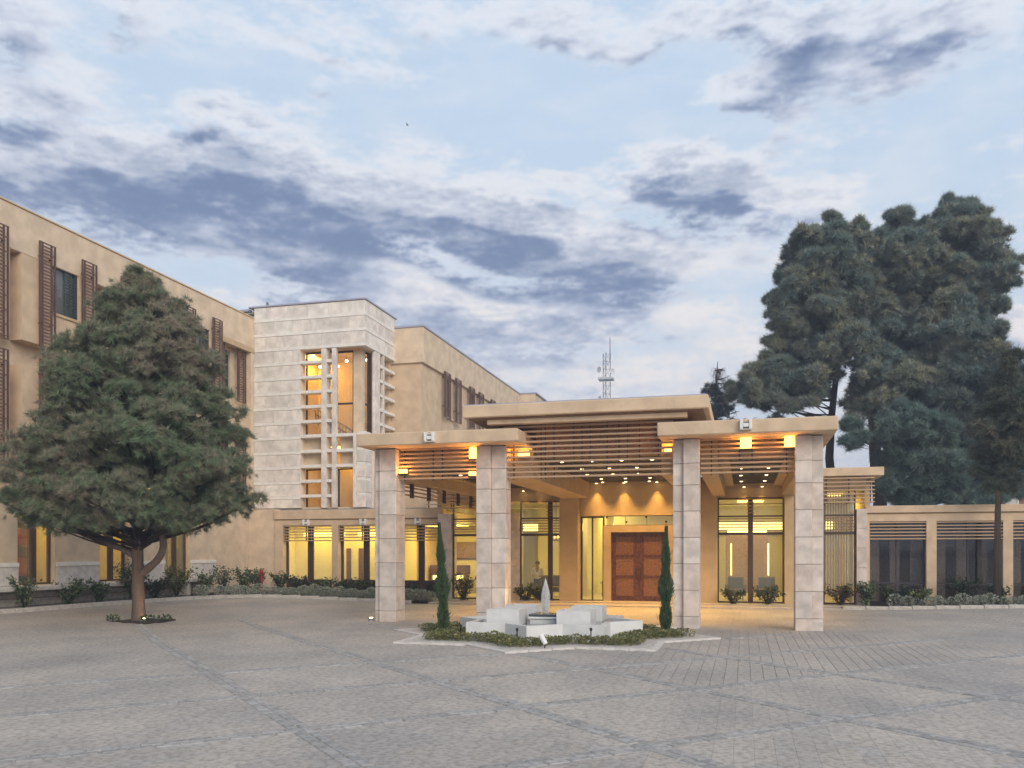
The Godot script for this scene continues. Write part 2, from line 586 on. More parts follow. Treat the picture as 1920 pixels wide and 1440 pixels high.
func materials() -> void:
	grain("stucco", Color(0.61, 0.455, 0.305), 0.1, 0.92, 0.010, 0.22, 0.35)
	grain("stucco_pale", Color(0.65, 0.51, 0.36), 0.1, 0.92, 0.010, 0.22, 0.35)
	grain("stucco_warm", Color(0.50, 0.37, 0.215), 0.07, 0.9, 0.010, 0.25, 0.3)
	for i in 5:
		var t: Array = [[0.72, 0.665, 0.59], [0.665, 0.61, 0.545], [0.75, 0.695, 0.62], [0.71, 0.64, 0.565], [0.73, 0.65, 0.59]][i]
		var m := grain("stone_%d" % i, Color(t[0], t[1], t[2]), 0.15, 0.75, 0.007, 0.35, 0.1)
		m.uv1_offset = Vector3(i * 0.37, i * 0.61, i * 0.23)
	for i in 5:
		var t: Array = [[0.59, 0.51, 0.44], [0.545, 0.48, 0.425], [0.63, 0.55, 0.48], [0.58, 0.485, 0.41], [0.61, 0.505, 0.43]][i]
		var m := grain("pillar_%d" % i, Color(t[0], t[1], t[2]), 0.15, 0.7, 0.008, 0.4, 0.1)
		m.uv1_offset = Vector3(i * 0.31, i * 0.47, i * 0.13)
	for i in 3:
		var t: Array = [[0.66, 0.66, 0.64], [0.61, 0.615, 0.60], [0.69, 0.685, 0.66]][i]
		grain("marble_%d" % i, Color(t[0], t[1], t[2]), 0.06, 0.5, 0.008, 0.5, 0.03)
	grain("band_stone", Color(0.78, 0.74, 0.675), 0.06, 0.75, 0.01, 0.5)
	grain("white_stone", Color(0.60, 0.56, 0.515), 0.12, 0.75, 0.012, 0.5)
	grain("kerb_stone", Color(0.50, 0.455, 0.40), 0.16, 0.85, 0.012, 0.7, 0.15)
	grain("concrete", Color(0.30, 0.275, 0.245), 0.25, 0.9, 0.012, 0.6, 0.2)
	grain("soil", Color(0.045, 0.034, 0.024), 0.4, 1.0, 0.03, 1.0, 1.5)
	grain("joint", Color(0.375, 0.342, 0.308), 0.2, 0.95, 0.02, 0.8, 0.3)
	grain("porch_floor", Color(0.42, 0.36, 0.30), 0.12, 0.45, 0.012, 0.5)
	grain("wood", Color(0.115, 0.038, 0.02), 0.35, 0.45, 0.014, 0.9, 0.05)
	grain("wood_light", Color(0.20, 0.088, 0.042), 0.25, 0.5, 0.02, 1.2, 0.05)
	grain("timber", Color(0.25, 0.145, 0.085), 0.25, 0.65, 0.02, 0.8)
	grain("bark", Color(0.17, 0.125, 0.098), 0.5, 0.95, 0.03, 1.6, 1.6)
	grain("bark_grey", Color(0.10, 0.085, 0.075), 0.45, 0.95, 0.03, 1.0, 2.0)
	grain("bark_pale", Color(0.33, 0.265, 0.21), 0.35, 0.95, 0.03, 1.2, 0.6)
	grain("curtain", Color(0.30, 0.24, 0.19), 0.2, 0.95, 0.02, 0.8)
	grain("grey_curtain", Color(0.52, 0.54, 0.56), 0.1, 0.95, 0.02, 0.8)
	plain("louver", Color(0.46, 0.31, 0.19), 0.6)
	plain("bronze", Color(0.075, 0.045, 0.032), 0.45, 0.2)
	plain("screen_metal", Color(0.115, 0.062, 0.046), 0.5, 0.1)
	plain("screen_rung", Color(0.17, 0.088, 0.06), 0.55, 0.05)
	plain("grey_metal", Color(0.25, 0.24, 0.25), 0.5, 0.3)
	plain("coping", Color(0.36, 0.36, 0.43), 0.5, 0.1)
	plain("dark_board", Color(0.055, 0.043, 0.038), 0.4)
	plain("dark_frame", Color(0.05, 0.043, 0.047), 0.4, 0.2)
	plain("green_metal", Color(0.05, 0.075, 0.06), 0.5, 0.1)
	plain("white_paint", Color(0.75, 0.74, 0.71), 0.5)
	plain("black", Color(0.02, 0.02, 0.022), 0.5)
	plain("red_paint", Color(0.32, 0.02, 0.018), 0.45)
	plain("cream_wall", Color(0.70, 0.62, 0.38), 0.9)
	plain("warm_wall", Color(0.72, 0.53, 0.27), 0.9)
	plain("lobby_wall", Color(0.70, 0.66, 0.46), 0.9)
	plain("ceiling_white", Color(0.75, 0.72, 0.62), 0.9)
	plain("pale_floor", Color(0.45, 0.40, 0.32), 0.25)
	plain("fabric", Color(0.09, 0.06, 0.045), 0.95)
	plain("skin", Color(0.36, 0.2, 0.13), 0.7)
	plain("shirt", Color(0.62, 0.60, 0.5), 0.9)
	plain("trousers", Color(0.05, 0.05, 0.06), 0.9)
	plain("hair", Color(0.012, 0.01, 0.009), 0.8)
	plain("slab_dark", Color(0.07, 0.075, 0.09), 0.25)
	plain("mast_metal", Color(0.5, 0.5, 0.5), 0.6, 0.2)
	plain("mast_dish", Color(0.55, 0.55, 0.55), 0.6)
	plain("brick_red", Color(0.27, 0.11, 0.08), 0.9)
	plain("roof_plaster", Color(0.55, 0.51, 0.46), 0.9)
	pane("glass", Color(0.86, 0.92, 0.86), 0.07)
	pane("glass_tinted", Color(0.10, 0.11, 0.12), 0.25)
	pane("glass_dark", Color(0.035, 0.035, 0.04), 0.22)
	pane("spray", Color(0.93, 0.95, 0.99), 0.4)
	M.spray.roughness = 0.6
	var w := pane("water", Color(0.16, 0.22, 0.25), 0.75)
	w.roughness = 0.05
	glow("bulb", Color(1.0, 0.86, 0.6), 9.0)
	glow("lamp_panel", Color(1.0, 0.88, 0.45), 2.2)
	glow("cove_panel", Color(1.0, 0.93, 0.55), 1.4)
	glow("sconce_glow", Color(1.0, 0.78, 0.38), 2.6)
	glow("amber_glow", Color(1.0, 0.26, 0.05), 1.1)
	glow("globe_glow", Color(1.0, 0.92, 0.72), 6.0)
	glow("desk_glow", Color(1.0, 0.95, 0.55), 2.2)
	var leaf := StandardMaterial3D.new()
	leaf.resource_name = "leaf"
	leaf.vertex_color_use_as_albedo = true
	leaf.roughness = 0.7
	leaf.backlight_enabled = true
	leaf.backlight = Color(0.25, 0.28, 0.15)
	M.leaf = leaf
	var needle := StandardMaterial3D.new()
	needle.resource_name = "needle"
	needle.vertex_color_use_as_albedo = true
	needle.roughness = 0.8
	M.needle = needle
	var pv := StandardMaterial3D.new()
	pv.resource_name = "paver"
	pv.vertex_color_use_as_albedo = true
	pv.albedo_texture = ntex(0.02, 5, [[0.15, Color(0.80, 0.80, 0.80)], [0.5, Color(0.93, 0.93, 0.92)], [0.85, Color(1, 1, 1)]], 6)
	pv.uv1_triplanar = true
	pv.uv1_world_triplanar = true
	pv.uv1_scale = Vector3.ONE * 0.8
	pv.roughness = 0.72
	pv.heightmap_enabled = true
	pv.heightmap_texture = htex(0.08, 8, 4)
	pv.heightmap_scale = 0.12
	M.paver = pv

func stone(kind: String) -> Material:
	return M["%s_%d" % [kind, rng.randi() % (3 if kind == "marble" else 5)]]

func tinted(mesh: Mesh, c: Color) -> Mesh:
	var arr := mesh.surface_get_arrays(0)
	var cols := PackedColorArray()
	cols.resize((arr[Mesh.ARRAY_VERTEX] as PackedVector3Array).size())
	cols.fill(c)
	arr[Mesh.ARRAY_COLOR] = cols
	var m := ArrayMesh.new()
	m.add_surface_from_arrays(Mesh.PRIMITIVE_TRIANGLES, arr)
	return m

const FC := Vector2(-4.95, -22.2)      # middle of the fountain
const TREE := Vector2(-17.24, -21.75)
const KERB_L := [[-21.6, -8.0], [-21.6, -21.4], [-21.4, -27.0], [-20.7, -30.6], [-19.6, -32.4], [-17.6, -33.5], [-15.3, -34.05], [-12.9, -34.2]]

func star(r: float, turned := 0.0) -> PackedVector2Array:
	var out := PackedVector2Array()
	for i in 16:
		var a := TAU * i / 16.0 + turned
		var rr := r if i % 2 == 0 else r * 0.7654
		out.append(FC + Vector2(sin(a), cos(a)) * rr)
	return out

func kerb_x(z: float) -> float:
	var tab := []
	for k in KERB_L:
		tab.append([-k[1], k[0]])
	return interp(tab, -z)

func ground() -> void:
	var root := Node3D.new()
	root.name = "plaza"
	add_child(root)
	org[root] = Vector3.ZERO
	structure(root)
	var xs := []
	var zs := []
	for v in [-500.0, -200.0, -90.0, -50.0, -35.0]:
		xs.append(v)
	for i in 57:
		xs.append(-28.0 + i * 0.9)
	for v in [30.0, 50.0, 90.0, 200.0, 500.0]:
		xs.append(v)
	for v in [-600.0, -250.0, -120.0, -80.0, -55.0, -45.0]:
		zs.append(v)
	for i in 42:
		zs.append(-37.0 + i)
	for v in [10.0, 30.0, 100.0, 300.0]:
		zs.append(v)
	var st := new_st()
	for i in xs.size() - 1:
		for j in zs.size() - 1:
			var c := []
			for k in [[0, 0], [1, 0], [1, 1], [0, 1]]:
				var x: float = xs[i + k[0]]
				var z: float = zs[j + k[1]]
				c.append(Vector3(x, gh(x, z) - 0.012, z))
			quad(st, c[0], c[1], c[2], c[3], Vector3.UP)
	put(root, "joint_bed", st.commit(), M.joint)

	# pavers: long joints run away from the viewer, staggered across
	var tone := noise(0.16, 91, 4)
	var tone2 := noise(0.5, 17, 3)
	var bed := star(4.4)
	var list := []
	var pw := 0.22
	var pl := 0.44
	for i in range(-120, 75):
		for j in range(-78, -14):
			var x := i * pw
			var z := j * pl + (pl * 0.5 if i % 2 else 0.0)
			var d := -x * sin(TH) - z * cos(TH)
			var s := x * cos(TH) - z * sin(TH)
			if d < 7.6 or absf(s) > d * 0.63 + 0.6:
				continue
			if x < kerb_x(z) + 0.25 or z < -33.6:
				continue
			if Geometry2D.is_point_in_polygon(Vector2(x, z), bed) or Vector2(x, z).distance_to(TREE) < 0.75:
				continue
			var t := tone.get_noise_2d(x * 2.2, z * 1.2)
			var u := tone2.get_noise_2d(x, z)
			var k := 1.0 + 0.2 * t + 0.12 * u + rng.randf_range(-0.012, 0.012)
			var warm := clampf(0.5 + t * 0.7 + u * 0.3 + rng.randf_range(-0.03, 0.03), 0.0, 1.0)
			var c := Color(0.43, 0.398, 0.37).lerp(Color(0.475, 0.418, 0.36), warm)
			list.append([d, x, z, Color(c.r * k, c.g * k, c.b * k)])
	list.sort_custom(func(a, b): return a[0] < b[0])
	var pm := box_mesh(Vector3(pw - 0.0015, 0.06, pl - 0.0015), 0.0008)
	var pm2 := box_mesh(Vector3(pw - 0.009, 0.06, pl - 0.005), 0.003)
	var tints := []
	for i in 10:
		var w := i / 9.0
		var c := Color(0.43, 0.398, 0.37).lerp(Color(0.475, 0.418, 0.36), w)
		var k := 1.0 + 0.1 * sin(i * 2.4)
		tints.append(tinted(pm, Color(c.r * k, c.g * k, c.b * k)))
	var xf := []
	var cols := []
	var xf2 := []
	var cols2 := []
	for n in list.size():
		var x: float = list[n][1]
		var z: float = list[n][2]
		var b := Basis.from_euler(Vector3(rng.randf_range(-0.001, 0.001) , rng.randf_range(-0.002, 0.002), rng.randf_range(-0.001, 0.001) + atan((gh(x + 0.1, z) - gh(x - 0.1, z)) / 0.2)))
		var o := Vector3(x, gh(x, z) - 0.03 + rng.randf_range(-0.0004, 0.0004), z)
		if n < 300:
			var col: Color = list[n][3]
			var best := 0
			for q in 10:
				var arr: Array = tints[q].surface_get_arrays(0)
				var tc: Color = arr[Mesh.ARRAY_COLOR][0]
				var bc: Color = (tints[best].surface_get_arrays(0)[Mesh.ARRAY_COLOR] as PackedColorArray)[0]
				if absf(tc.r - col.r) + absf(tc.b - col.b) < absf(bc.r - col.r) + absf(bc.b - col.b):
					best = q
			var p := put(root, "paver", tints[best], M.paver, o)
			p.basis = b
		else:
			# open joints in the panel right of the fountain
			var open: bool = x > -2.6 and x - z < 27.0 and x + z > -27.0 + 3.0 and x + z < -14.7 and x - z > 13.2
			(xf2 if open else xf).append(Transform3D(b, o))
			(cols2 if open else cols).append(list[n][3])
	multi(root, "distant_pavers", pm, M.paver, xf, cols, true)
	multi(root, "open_jointed_pavers", pm2, M.paver, xf2, cols2, true)

	# diagonal bands of small setts, two rows each, standing a little proud
	var setts := []
	var sl := 0.27
	var sw := 0.15
	var lines := []
	for v in [4.3, 8.7, 13.2, 17.9]:
		lines.append([v, true])
	for v in [-10.7, -14.7, -18.7, -22.7]:
		lines.append([v, false])
	for ln in lines:
		var dir := Vector2(1, 1).normalized() if ln[1] else Vector2(1, -1).normalized()
		var off := Vector2(dir.y, -dir.x)
		var p0 := Vector2(ln[0], 0) if ln[1] else Vector2(ln[0], 0)
		for r in 2:
			for i in range(-140, 140):
				var p: Vector2 = p0 + dir * (i * sl + r * sl * 0.5 + rng.randf_range(-0.012, 0.012)) + off * ((r - 0.5) * sw)
				var d := -p.x * sin(TH) - p.y * cos(TH)
				var s := p.x * cos(TH) - p.y * sin(TH)
				if d < 7.8 or d > 27.0 or absf(s) > d * 0.62 + 0.4 or p.x < kerb_x(p.y) + 1.5 or p.y < -24.0:
					continue
				if Geometry2D.is_point_in_polygon(p, star(4.7)) or p.distance_to(TREE) < 1.0:
					continue
				setts.append([d, p, atan2(-dir.y, dir.x)])
	setts.sort_custom(func(a, b): return a[0] < b[0])
	var sm := box_mesh(Vector3(sl - 0.022, 0.05, sw - 0.02), 0.008)
	var stints := []
	for i in 6:
		var k := 0.84 + 0.05 * i
		stints.append(tinted(sm, Color(0.40 * k, 0.38 * k, 0.362 * k)))
	xf = []
	cols = []
	for n in setts.size():
		var p: Vector2 = setts[n][1]
		var b := Basis.from_euler(Vector3(rng.randf_range(-0.015, 0.015), setts[n][2] + rng.randf_range(-0.03, 0.03), rng.randf_range(-0.015, 0.015)))
		var o := Vector3(p.x, gh(p.x, p.y) - 0.014 + rng.randf_range(-0.003, 0.003), p.y)
		if n < 300:
			var q := put(root, "sett", stints[rng.randi() % 6], M.paver, o)
			q.basis = b
		else:
			var k := rng.randf_range(0.82, 1.1)
			xf.append(Transform3D(b, o))
			cols.append(Color(0.40 * k, 0.38 * k, 0.362 * k))
	multi(root, "distant_setts", sm, M.paver, xf, cols, true)

	# kerb round the planting strip in front of the left wing: separate stones
	var kl := structure(Node3D.new()) as Node3D
	kl.name = "kerb_left"
	add_child(kl)
	org[kl] = Vector3.ZERO
	var walk := PackedVector2Array()
	var flat := []
	for k in KERB_L:
		flat.append(Vector3(k[0], 0, k[1]))
	var sp: Array = smooth_path(flat, [0, 0, 0, 0, 0, 0, 0, 0], 8)[0]
	for v in sp:
		walk.append(Vector2(v.x, v.z))
	var carry := 0.0
	var stones := []
	var step := 0.8
	var pos := walk[0]
	for i in range(1, walk.size()):
		while pos.distance_to(walk[i]) > step:
			var nx := pos + (walk[i] - pos).normalized() * step
			stones.append([pos, nx])
			pos = nx
	for s in stones:
		var a: Vector2 = s[0]
		var b: Vector2 = s[1]
		var c := (a + b) * 0.5
		if c.y > -19.0:
			continue
		var q := put(kl, "kerbstone", box_mesh(Vector3(0.79, 0.26, 0.2), 0.02), M.kerb_stone, Vector3(c.x, gh(c.x, c.y) - 0.01, c.y))
		q.rotation.y = atan2(-(b.y - a.y), b.x - a.x)
	# planted earth behind it
	var poly := PackedVector2Array()
	for i in walk.size():
		poly.append(walk[i])
	poly.append(Vector2(-12.9, -36.6))
	poly.append(Vector2(-22.9, -36.9))
	poly.append(Vector2(-22.9, -8.0))
	var sb := new_st()
	var idx := Geometry2D.triangulate_polygon(poly)
	for i in range(0, idx.size(), 3):
		var v := []
		for k in 3:
			var q2 := poly[idx[i + k]]
			v.append(Vector3(q2.x, gh(q2.x, q2.y) + 0.06, q2.y))
		tri(sb, v[0], v[1], v[2], Vector3.UP)
	structure(put(self, "planting_bed", sb.commit(), M.soil))

	var kr := structure(Node3D.new()) as Node3D
	kr.name = "kerb_right"
	add_child(kr)
	org[kr] = Vector3.ZERO
	for i in 15:
		var x := 3.6 + i * 0.8
		put(kr, "kerbstone", box_mesh(Vector3(0.79, 0.26, 0.3), 0.02), M.kerb_stone, Vector3(x + 0.4, gh(x, -34.8) - 0.01, -34.8))
	var s2 := new_st()
	for i in 12:
		var x := 3.0 + i
		quad(s2, Vector3(x, gh(x, -34.95) + 0.06, -34.95), Vector3(x + 1, gh(x + 1, -34.95) + 0.06, -34.95), Vector3(x + 1, gh(x + 1, -37) + 0.06, -37), Vector3(x, gh(x, -37) + 0.06, -37), Vector3.UP)
	structure(put(self, "planting_bed_right", s2.commit(), M.soil))
	# porch floor, one step up
	structure(box(self, "porch_step", -12.8, 3.55, -0.1, 0.07, -36.2, -34.1, M.porch_floor, 0.02))
	structure(box(self, "lobby_floor", -13.2, 4.6, -0.1, 0.12, -48.0, -35.1, M.porch_floor, 0.01))

# ------------------------------------------------------------------ screens of thin rungs in front of the windows
func screen(p: Node, called: String, axis: int, f: float, u0: float, u1: float, v0: float, v1: float, out := 1.0) -> void:
	# axis 0: lies in a plane of constant x; the long posts stand at both edges, rungs between
	var root := Node3D.new()
	root.name = called
	p.add_child(root, true)
	var base := Vector3(f, v0, (u0 + u1) * 0.5) if axis == 0 else Vector3((u0 + u1) * 0.5, v0, f)
	root.position = base - (org.get(p, Vector3.ZERO) as Vector3)
	org[root] = base
	var t := 0.045
	var n := int((v1 - v0) / 0.115)
	var w := u1 - u0
	for u in [u0, u0 + w * 0.22, u1 - w * 0.22, u1 - t]:
		var a: float = u
		if axis == 0:
			box(root, "post", f, f + 0.05 * out, v0, v1, a, a + t, M.screen_metal)
		else:
			box(root, "post", a, a + t, v0, v1, f, f + 0.05 * out, M.screen_metal)
	for i in n + 1:
		var v := v0 + (v1 - v0 - 0.035) * i / n
		var long := i % 4 == 0 or i == n
		var a := u0 + t if long else u0 + w * 0.22
		var b := u1 - t if long else u1 - w * 0.22
		if axis == 0:
			box(root, "rung", f + 0.005 * out, f + 0.04 * out, v, v + 0.04, a, b, M.screen_rung)
		else:
			box(root, "rung", a, b, v, v + 0.04, f + 0.005 * out, f + 0.04 * out, M.screen_rung)
	for v in [v0 + (v1 - v0) * 0.24, v0 + (v1 - v0) * 0.86]:
		if axis == 0:
			box(root, "bracket", f - 0.14 * out, f, v, v + 0.05, u0 + 0.1, u0 + 0.15, M.screen_metal)
			box(root, "bracket", f - 0.14 * out, f, v, v + 0.05, u1 - 0.15, u1 - 0.1, M.screen_metal)

# a framed pane in a wall of constant x, facing +x
func window_x(p: Node, called: String, f: float, z0: float, z1: float, y0: float, y1: float, glass: Material, style := 0) -> void:
	var fr := wall(p, called, 0, f - 0.1, f, z0, z1, y0, y1, [[z0 + 0.06, z1 - 0.06, y0 + 0.06, y1 - 0.06]], M.dark_frame)
	box(fr, "pane", f - 0.06, f - 0.05, y0 + 0.06, y1 - 0.06, z0 + 0.06, z1 - 0.06, glass)
	if style == 1:
		var mid := z0 + (z1 - z0) * 0.45
		box(fr, "curtain", f - 0.18, f - 0.16, y0 + 0.02, y1 - 0.02, z0 + 0.02, z1 - 0.02, M.grey_curtain)
		for i in 14:
			var v := y0 + 0.1 + (y1 - y0 - 0.2) * i / 14.0
			box(fr, "shutter_slat", f - 0.03, f - 0.005, v, v + 0.035, z0 + 0.1, mid, M.green_metal)
		for u in [z0 + 0.08, mid, (z0 + mid) * 0.5]:
			box(fr, "shutter_post", f - 0.035, f, y0 + 0.05, y1 - 0.05, u, u + 0.035, M.green_metal)
	elif style == 2:
		box(fr, "curtain", f - 0.3, f - 0.28, y0 + 0.02, y1 - 0.02, z0 + 0.02, z1 - 0.02, M.curtain)

# ------------------------------------------------------------------ left wing
func left_wing() -> void:
	var t := thing("hotel_wing", "long three-storey tan stucco wing with slatted window screens, behind the round pine", "building", Vector3(-22.8, 0, -25))
	var F := -22.8
	var R := -23.3
	var ends := -10.0
	# ground floor wall
	var gw := [[-24.53, -22.95, 1.08, 4.05], [-28.2, -26.65, 1.08, 4.05], [-31.95, -30.35, 1.08, 4.05], [-20.8, -19.2, 1.08, 4.05]]
	wall(t, "ground_floor_wall", 0, F - 0.35, F, -37.0, ends, -0.2, 4.25, gw, M.stucco_pale)
	# upper wall with openings, recessed
	var holes := []
	var zs := [-17.2, -21.1, -25.0, -28.9, -32.8]
	for zc in zs:
		holes.append([zc - 0.62, zc + 0.6, 10.36, 12.0])
		holes.append([zc - 0.62, zc + 0.6, 6.3, 8.0])
	for y in [[9.6, 11.6], [5.7, 7.8]]:
		holes.append([-35.75, -34.85, y[0], y[1]])
	wall(t, "upper_wall", 0, R - 0.3, R, -37.0, ends, 4.0, 12.2, holes, M.stucco_pale)
	box(t, "parapet", R - 0.4, F, 11.95, 13.4, -37.0, ends, M.stucco_pale, 0.02)
	box(t, "coping", R - 0.45, F + 0.04, 13.4, 13.46, -36.95, ends, M.stucco, 0.01)
	box(t, "roof_edge", R - 3.2, R - 2.9, 13.4, 13.9, -36.95, ends, M.coping, 0.01)
	box(t, "roof", -32.0, R - 0.4, 12.9, 13.3, -36.9, ends, M.concrete)
	box(t, "rear_wall", -32.2, -32.0, -0.2, 13.3, -36.9, ends, M.stucco_pale)
	box(t, "end_wall", -32.0, R - 0.3, -0.2, 12.9, -37.2, -36.95, M.stucco_pale)
	# projecting bays
	for zc in zs:
		var a: float = zc - 1.55
		var b: float = zc + 1.88
		if zc < -32.0:
			a = zc - 1.5
		for y in [[9.12, 11.95, 10.36, 12.0], [5.15, 8.3, 6.3, 8.0]]:
			var by := wall(t, "bay", 0, R + 0.002, F - 0.003, a, b, y[0], y[1], [[zc - 0.62, zc + 0.6, y[2], y[3]]], M.stucco)
			box(by, "sill", F - 0.1, F + 0.05, y[2] - 0.1, y[2], zc - 0.72, zc + 0.7, M.stucco_warm, 0.01)
			window_x(t, "window", F - 0.06, zc - 0.62, zc + 0.6, y[2], y[3], M.glass_tinted, 1)
		for y in [[8.93, 12.55], [5.0, 8.62]]:
			screen(t, "window_screen", 0, F + 0.12, zc + 0.6, zc + 1.3, y[0], y[1])
			screen(t, "window_screen", 0, F + 0.12, zc - 1.35, zc - 0.62, y[0], y[1])
	for y in [[9.6, 11.6], [5.7, 7.8]]:
		window_x(t, "window", R - 0.1, -35.75, -34.85, y[0], y[1], M.glass_tinted, 1)
		screen(t, "window_screen", 0, R + 0.3, -36.55, -35.85, y[0] - 0.35, y[1] + 0.25)
		screen(t, "window_screen", 0, R + 0.3, -34.8, -34.4, y[0] - 0.35, y[1] + 0.25)
	box(t, "corner_strip", R, F, 4.25, 11.95, -37.0, -36.7, M.stucco_pale)
	box(t, "end_band", F - 0.4, F + 0.03, 11.72, 11.95, -37.0, -33.9, M.stucco_warm, 0.01)
	# white stone plinth panels between the ground floor windows
	for s in [[-22.95, -19.25], [-26.6, -24.55], [-30.3, -28.25], [-33.8, -32.0]]:
		var n := int(ceil((s[1] - s[0]) / 1.05))
		for i in n:
			var a: float = s[0] + (s[1] - s[0]) * i / n
			var b: float = s[0] + (s[1] - s[0]) * (i + 1) / n
			box(t, "plinth_panel", F, F + 0.05, 1.08, 1.68, a + 0.006, b - 0.006, M.white_stone, 0.006)
		box(t, "plinth_cap", F, F + 0.08, 1.685, 1.82, s[0], s[1], M.band_stone, 0.01)
	# ledge and stepped base below
	box(t, "ledge", F, F + 0.75, 0.92, 1.07, -32.6, ends, M.white_stone, 0.02)
	for i in 3:
		box(t, "base_course", F - 0.1, F + 0.34 - 0.03 * i, 0.16 + 0.26 * i, 0.405 + 0.26 * i, -30.6, ends, M.concrete, 0.01)
	for z in [-31.2, -32.4]:
		box(t, "ledge_support", F, F + 0.6, 0.1, 0.92, z, z + 0.22, M.white_stone, 0.01)
	# rooms behind the ground floor windows
	box(t, "room_floor", -28.0, F - 0.36, 0.85, 1.0, -37.0, ends, M.pale_floor)
	box(t, "room_ceiling", -28.0, F - 0.36, 4.15, 4.25, -37.0, ends, M.ceiling_white)
	box(t, "room_wall", -25.6, -25.4, 1.0, 4.15, -36.9, ends, M.cream_wall)
	for g in gw:
		var a: float = g[0]
		var b: float = g[1]
		var w := wall(t, "tall_window", 0, F - 0.3, F - 0.18, a, b, 1.08, 4.05, [[a + 0.06, a + 0.62, 1.14, 3.99], [a + 0.82, b - 0.06, 1.14, 3.99]], M.bronze)
		box(w, "pane", F - 0.25, F - 0.24, 1.14, 3.99, a + 0.06, a + 0.62, M.glass)
		box(w, "pane", F - 0.25, F - 0.24, 1.14, 3.99, a + 0.82, b - 0.06, M.glass)
	for z in [-20.0, -23.7, -27.4, -31.1]:
		box(t, "ceiling_light", -24.9, -23.9, 4.1, 4.145, z - 0.5, z + 0.5, M.lamp_panel)
		area(t, Vector3(-24.4, 4.08, z), Vector3.DOWN, 0.9, 0.9, Color(1.0, 0.80, 0.22), 1.8)
	# lamp on the wall that shines through the pine's crown
	var wl := thing("wall_lamp", "amber lit wall lamp glimpsed through the pine's crown", "lamp", Vector3(F + 0.1, 4.3, -29.25))
	box(wl, "lamp_glass", F + 0.06, F + 0.2, 4.35, 4.7, -29.35, -29.15, M.sconce_glow, 0.02)
	box(wl, "back_plate", F, F + 0.06, 4.28, 4.78, -29.4, -29.1, M.bronze, 0.01)
	omni(wl, Vector3(F + 0.13, 4.5, -29.25), Color(1.0, 0.7, 0.3), 0.5, 0.08)
	# bar shelves with amber light, seen in the nearest tall window
	var bar := thing("bar_shelf", "amber lit bar shelf inside the leftmost tall ground-floor window", "shelf", Vector3(-25.1, 1.0, -25.0))
	for i in 2:
		box(bar, "side_panel", -25.38, -24.9, 1.0, 3.4, -25.55 + i * 1.05, -25.5 + i * 1.05, M.wood)
	for y in [1.3, 2.0, 2.35, 3.0, 3.35]:
		box(bar, "shelf_board", -25.38, -24.9, y, y + 0.04, -25.5, -24.5, M.wood)
	for k in 4:
		box(bar, "shelf_light", -25.37, -25.33, [1.36, 2.06, 2.5, 2.5][k], [1.9, 2.3, 2.95, 2.95][k], -25.45 + 0.5 * (k % 2), -25.05 + 0.5 * (k % 2), M.amber_glow)
	# plant room on the roof
	var pr := thing("roof_plant_room", "low grey plant room on the roof just left of the stone tower", "plant room", Vector3(-27.0, 13.3, -40.5))
	box(pr, "wall", -28.2, -23.6, 13.3, 14.35, -43.0, -39.5, M.roof_plaster)
	box(pr, "roof_slab", -28.4, -23.4, 14.35, 14.5, -43.2, -39.3, M.concrete, 0.02)
	box(pr, "vent_pipe", -23.9, -23.8, 14.5, 15.1, -40.0, -39.9, M.grey_metal)
	box(pr, "support_wall", -28.2, -23.6, 0, 13.3, -43.0, -39.5, M.roof_plaster)

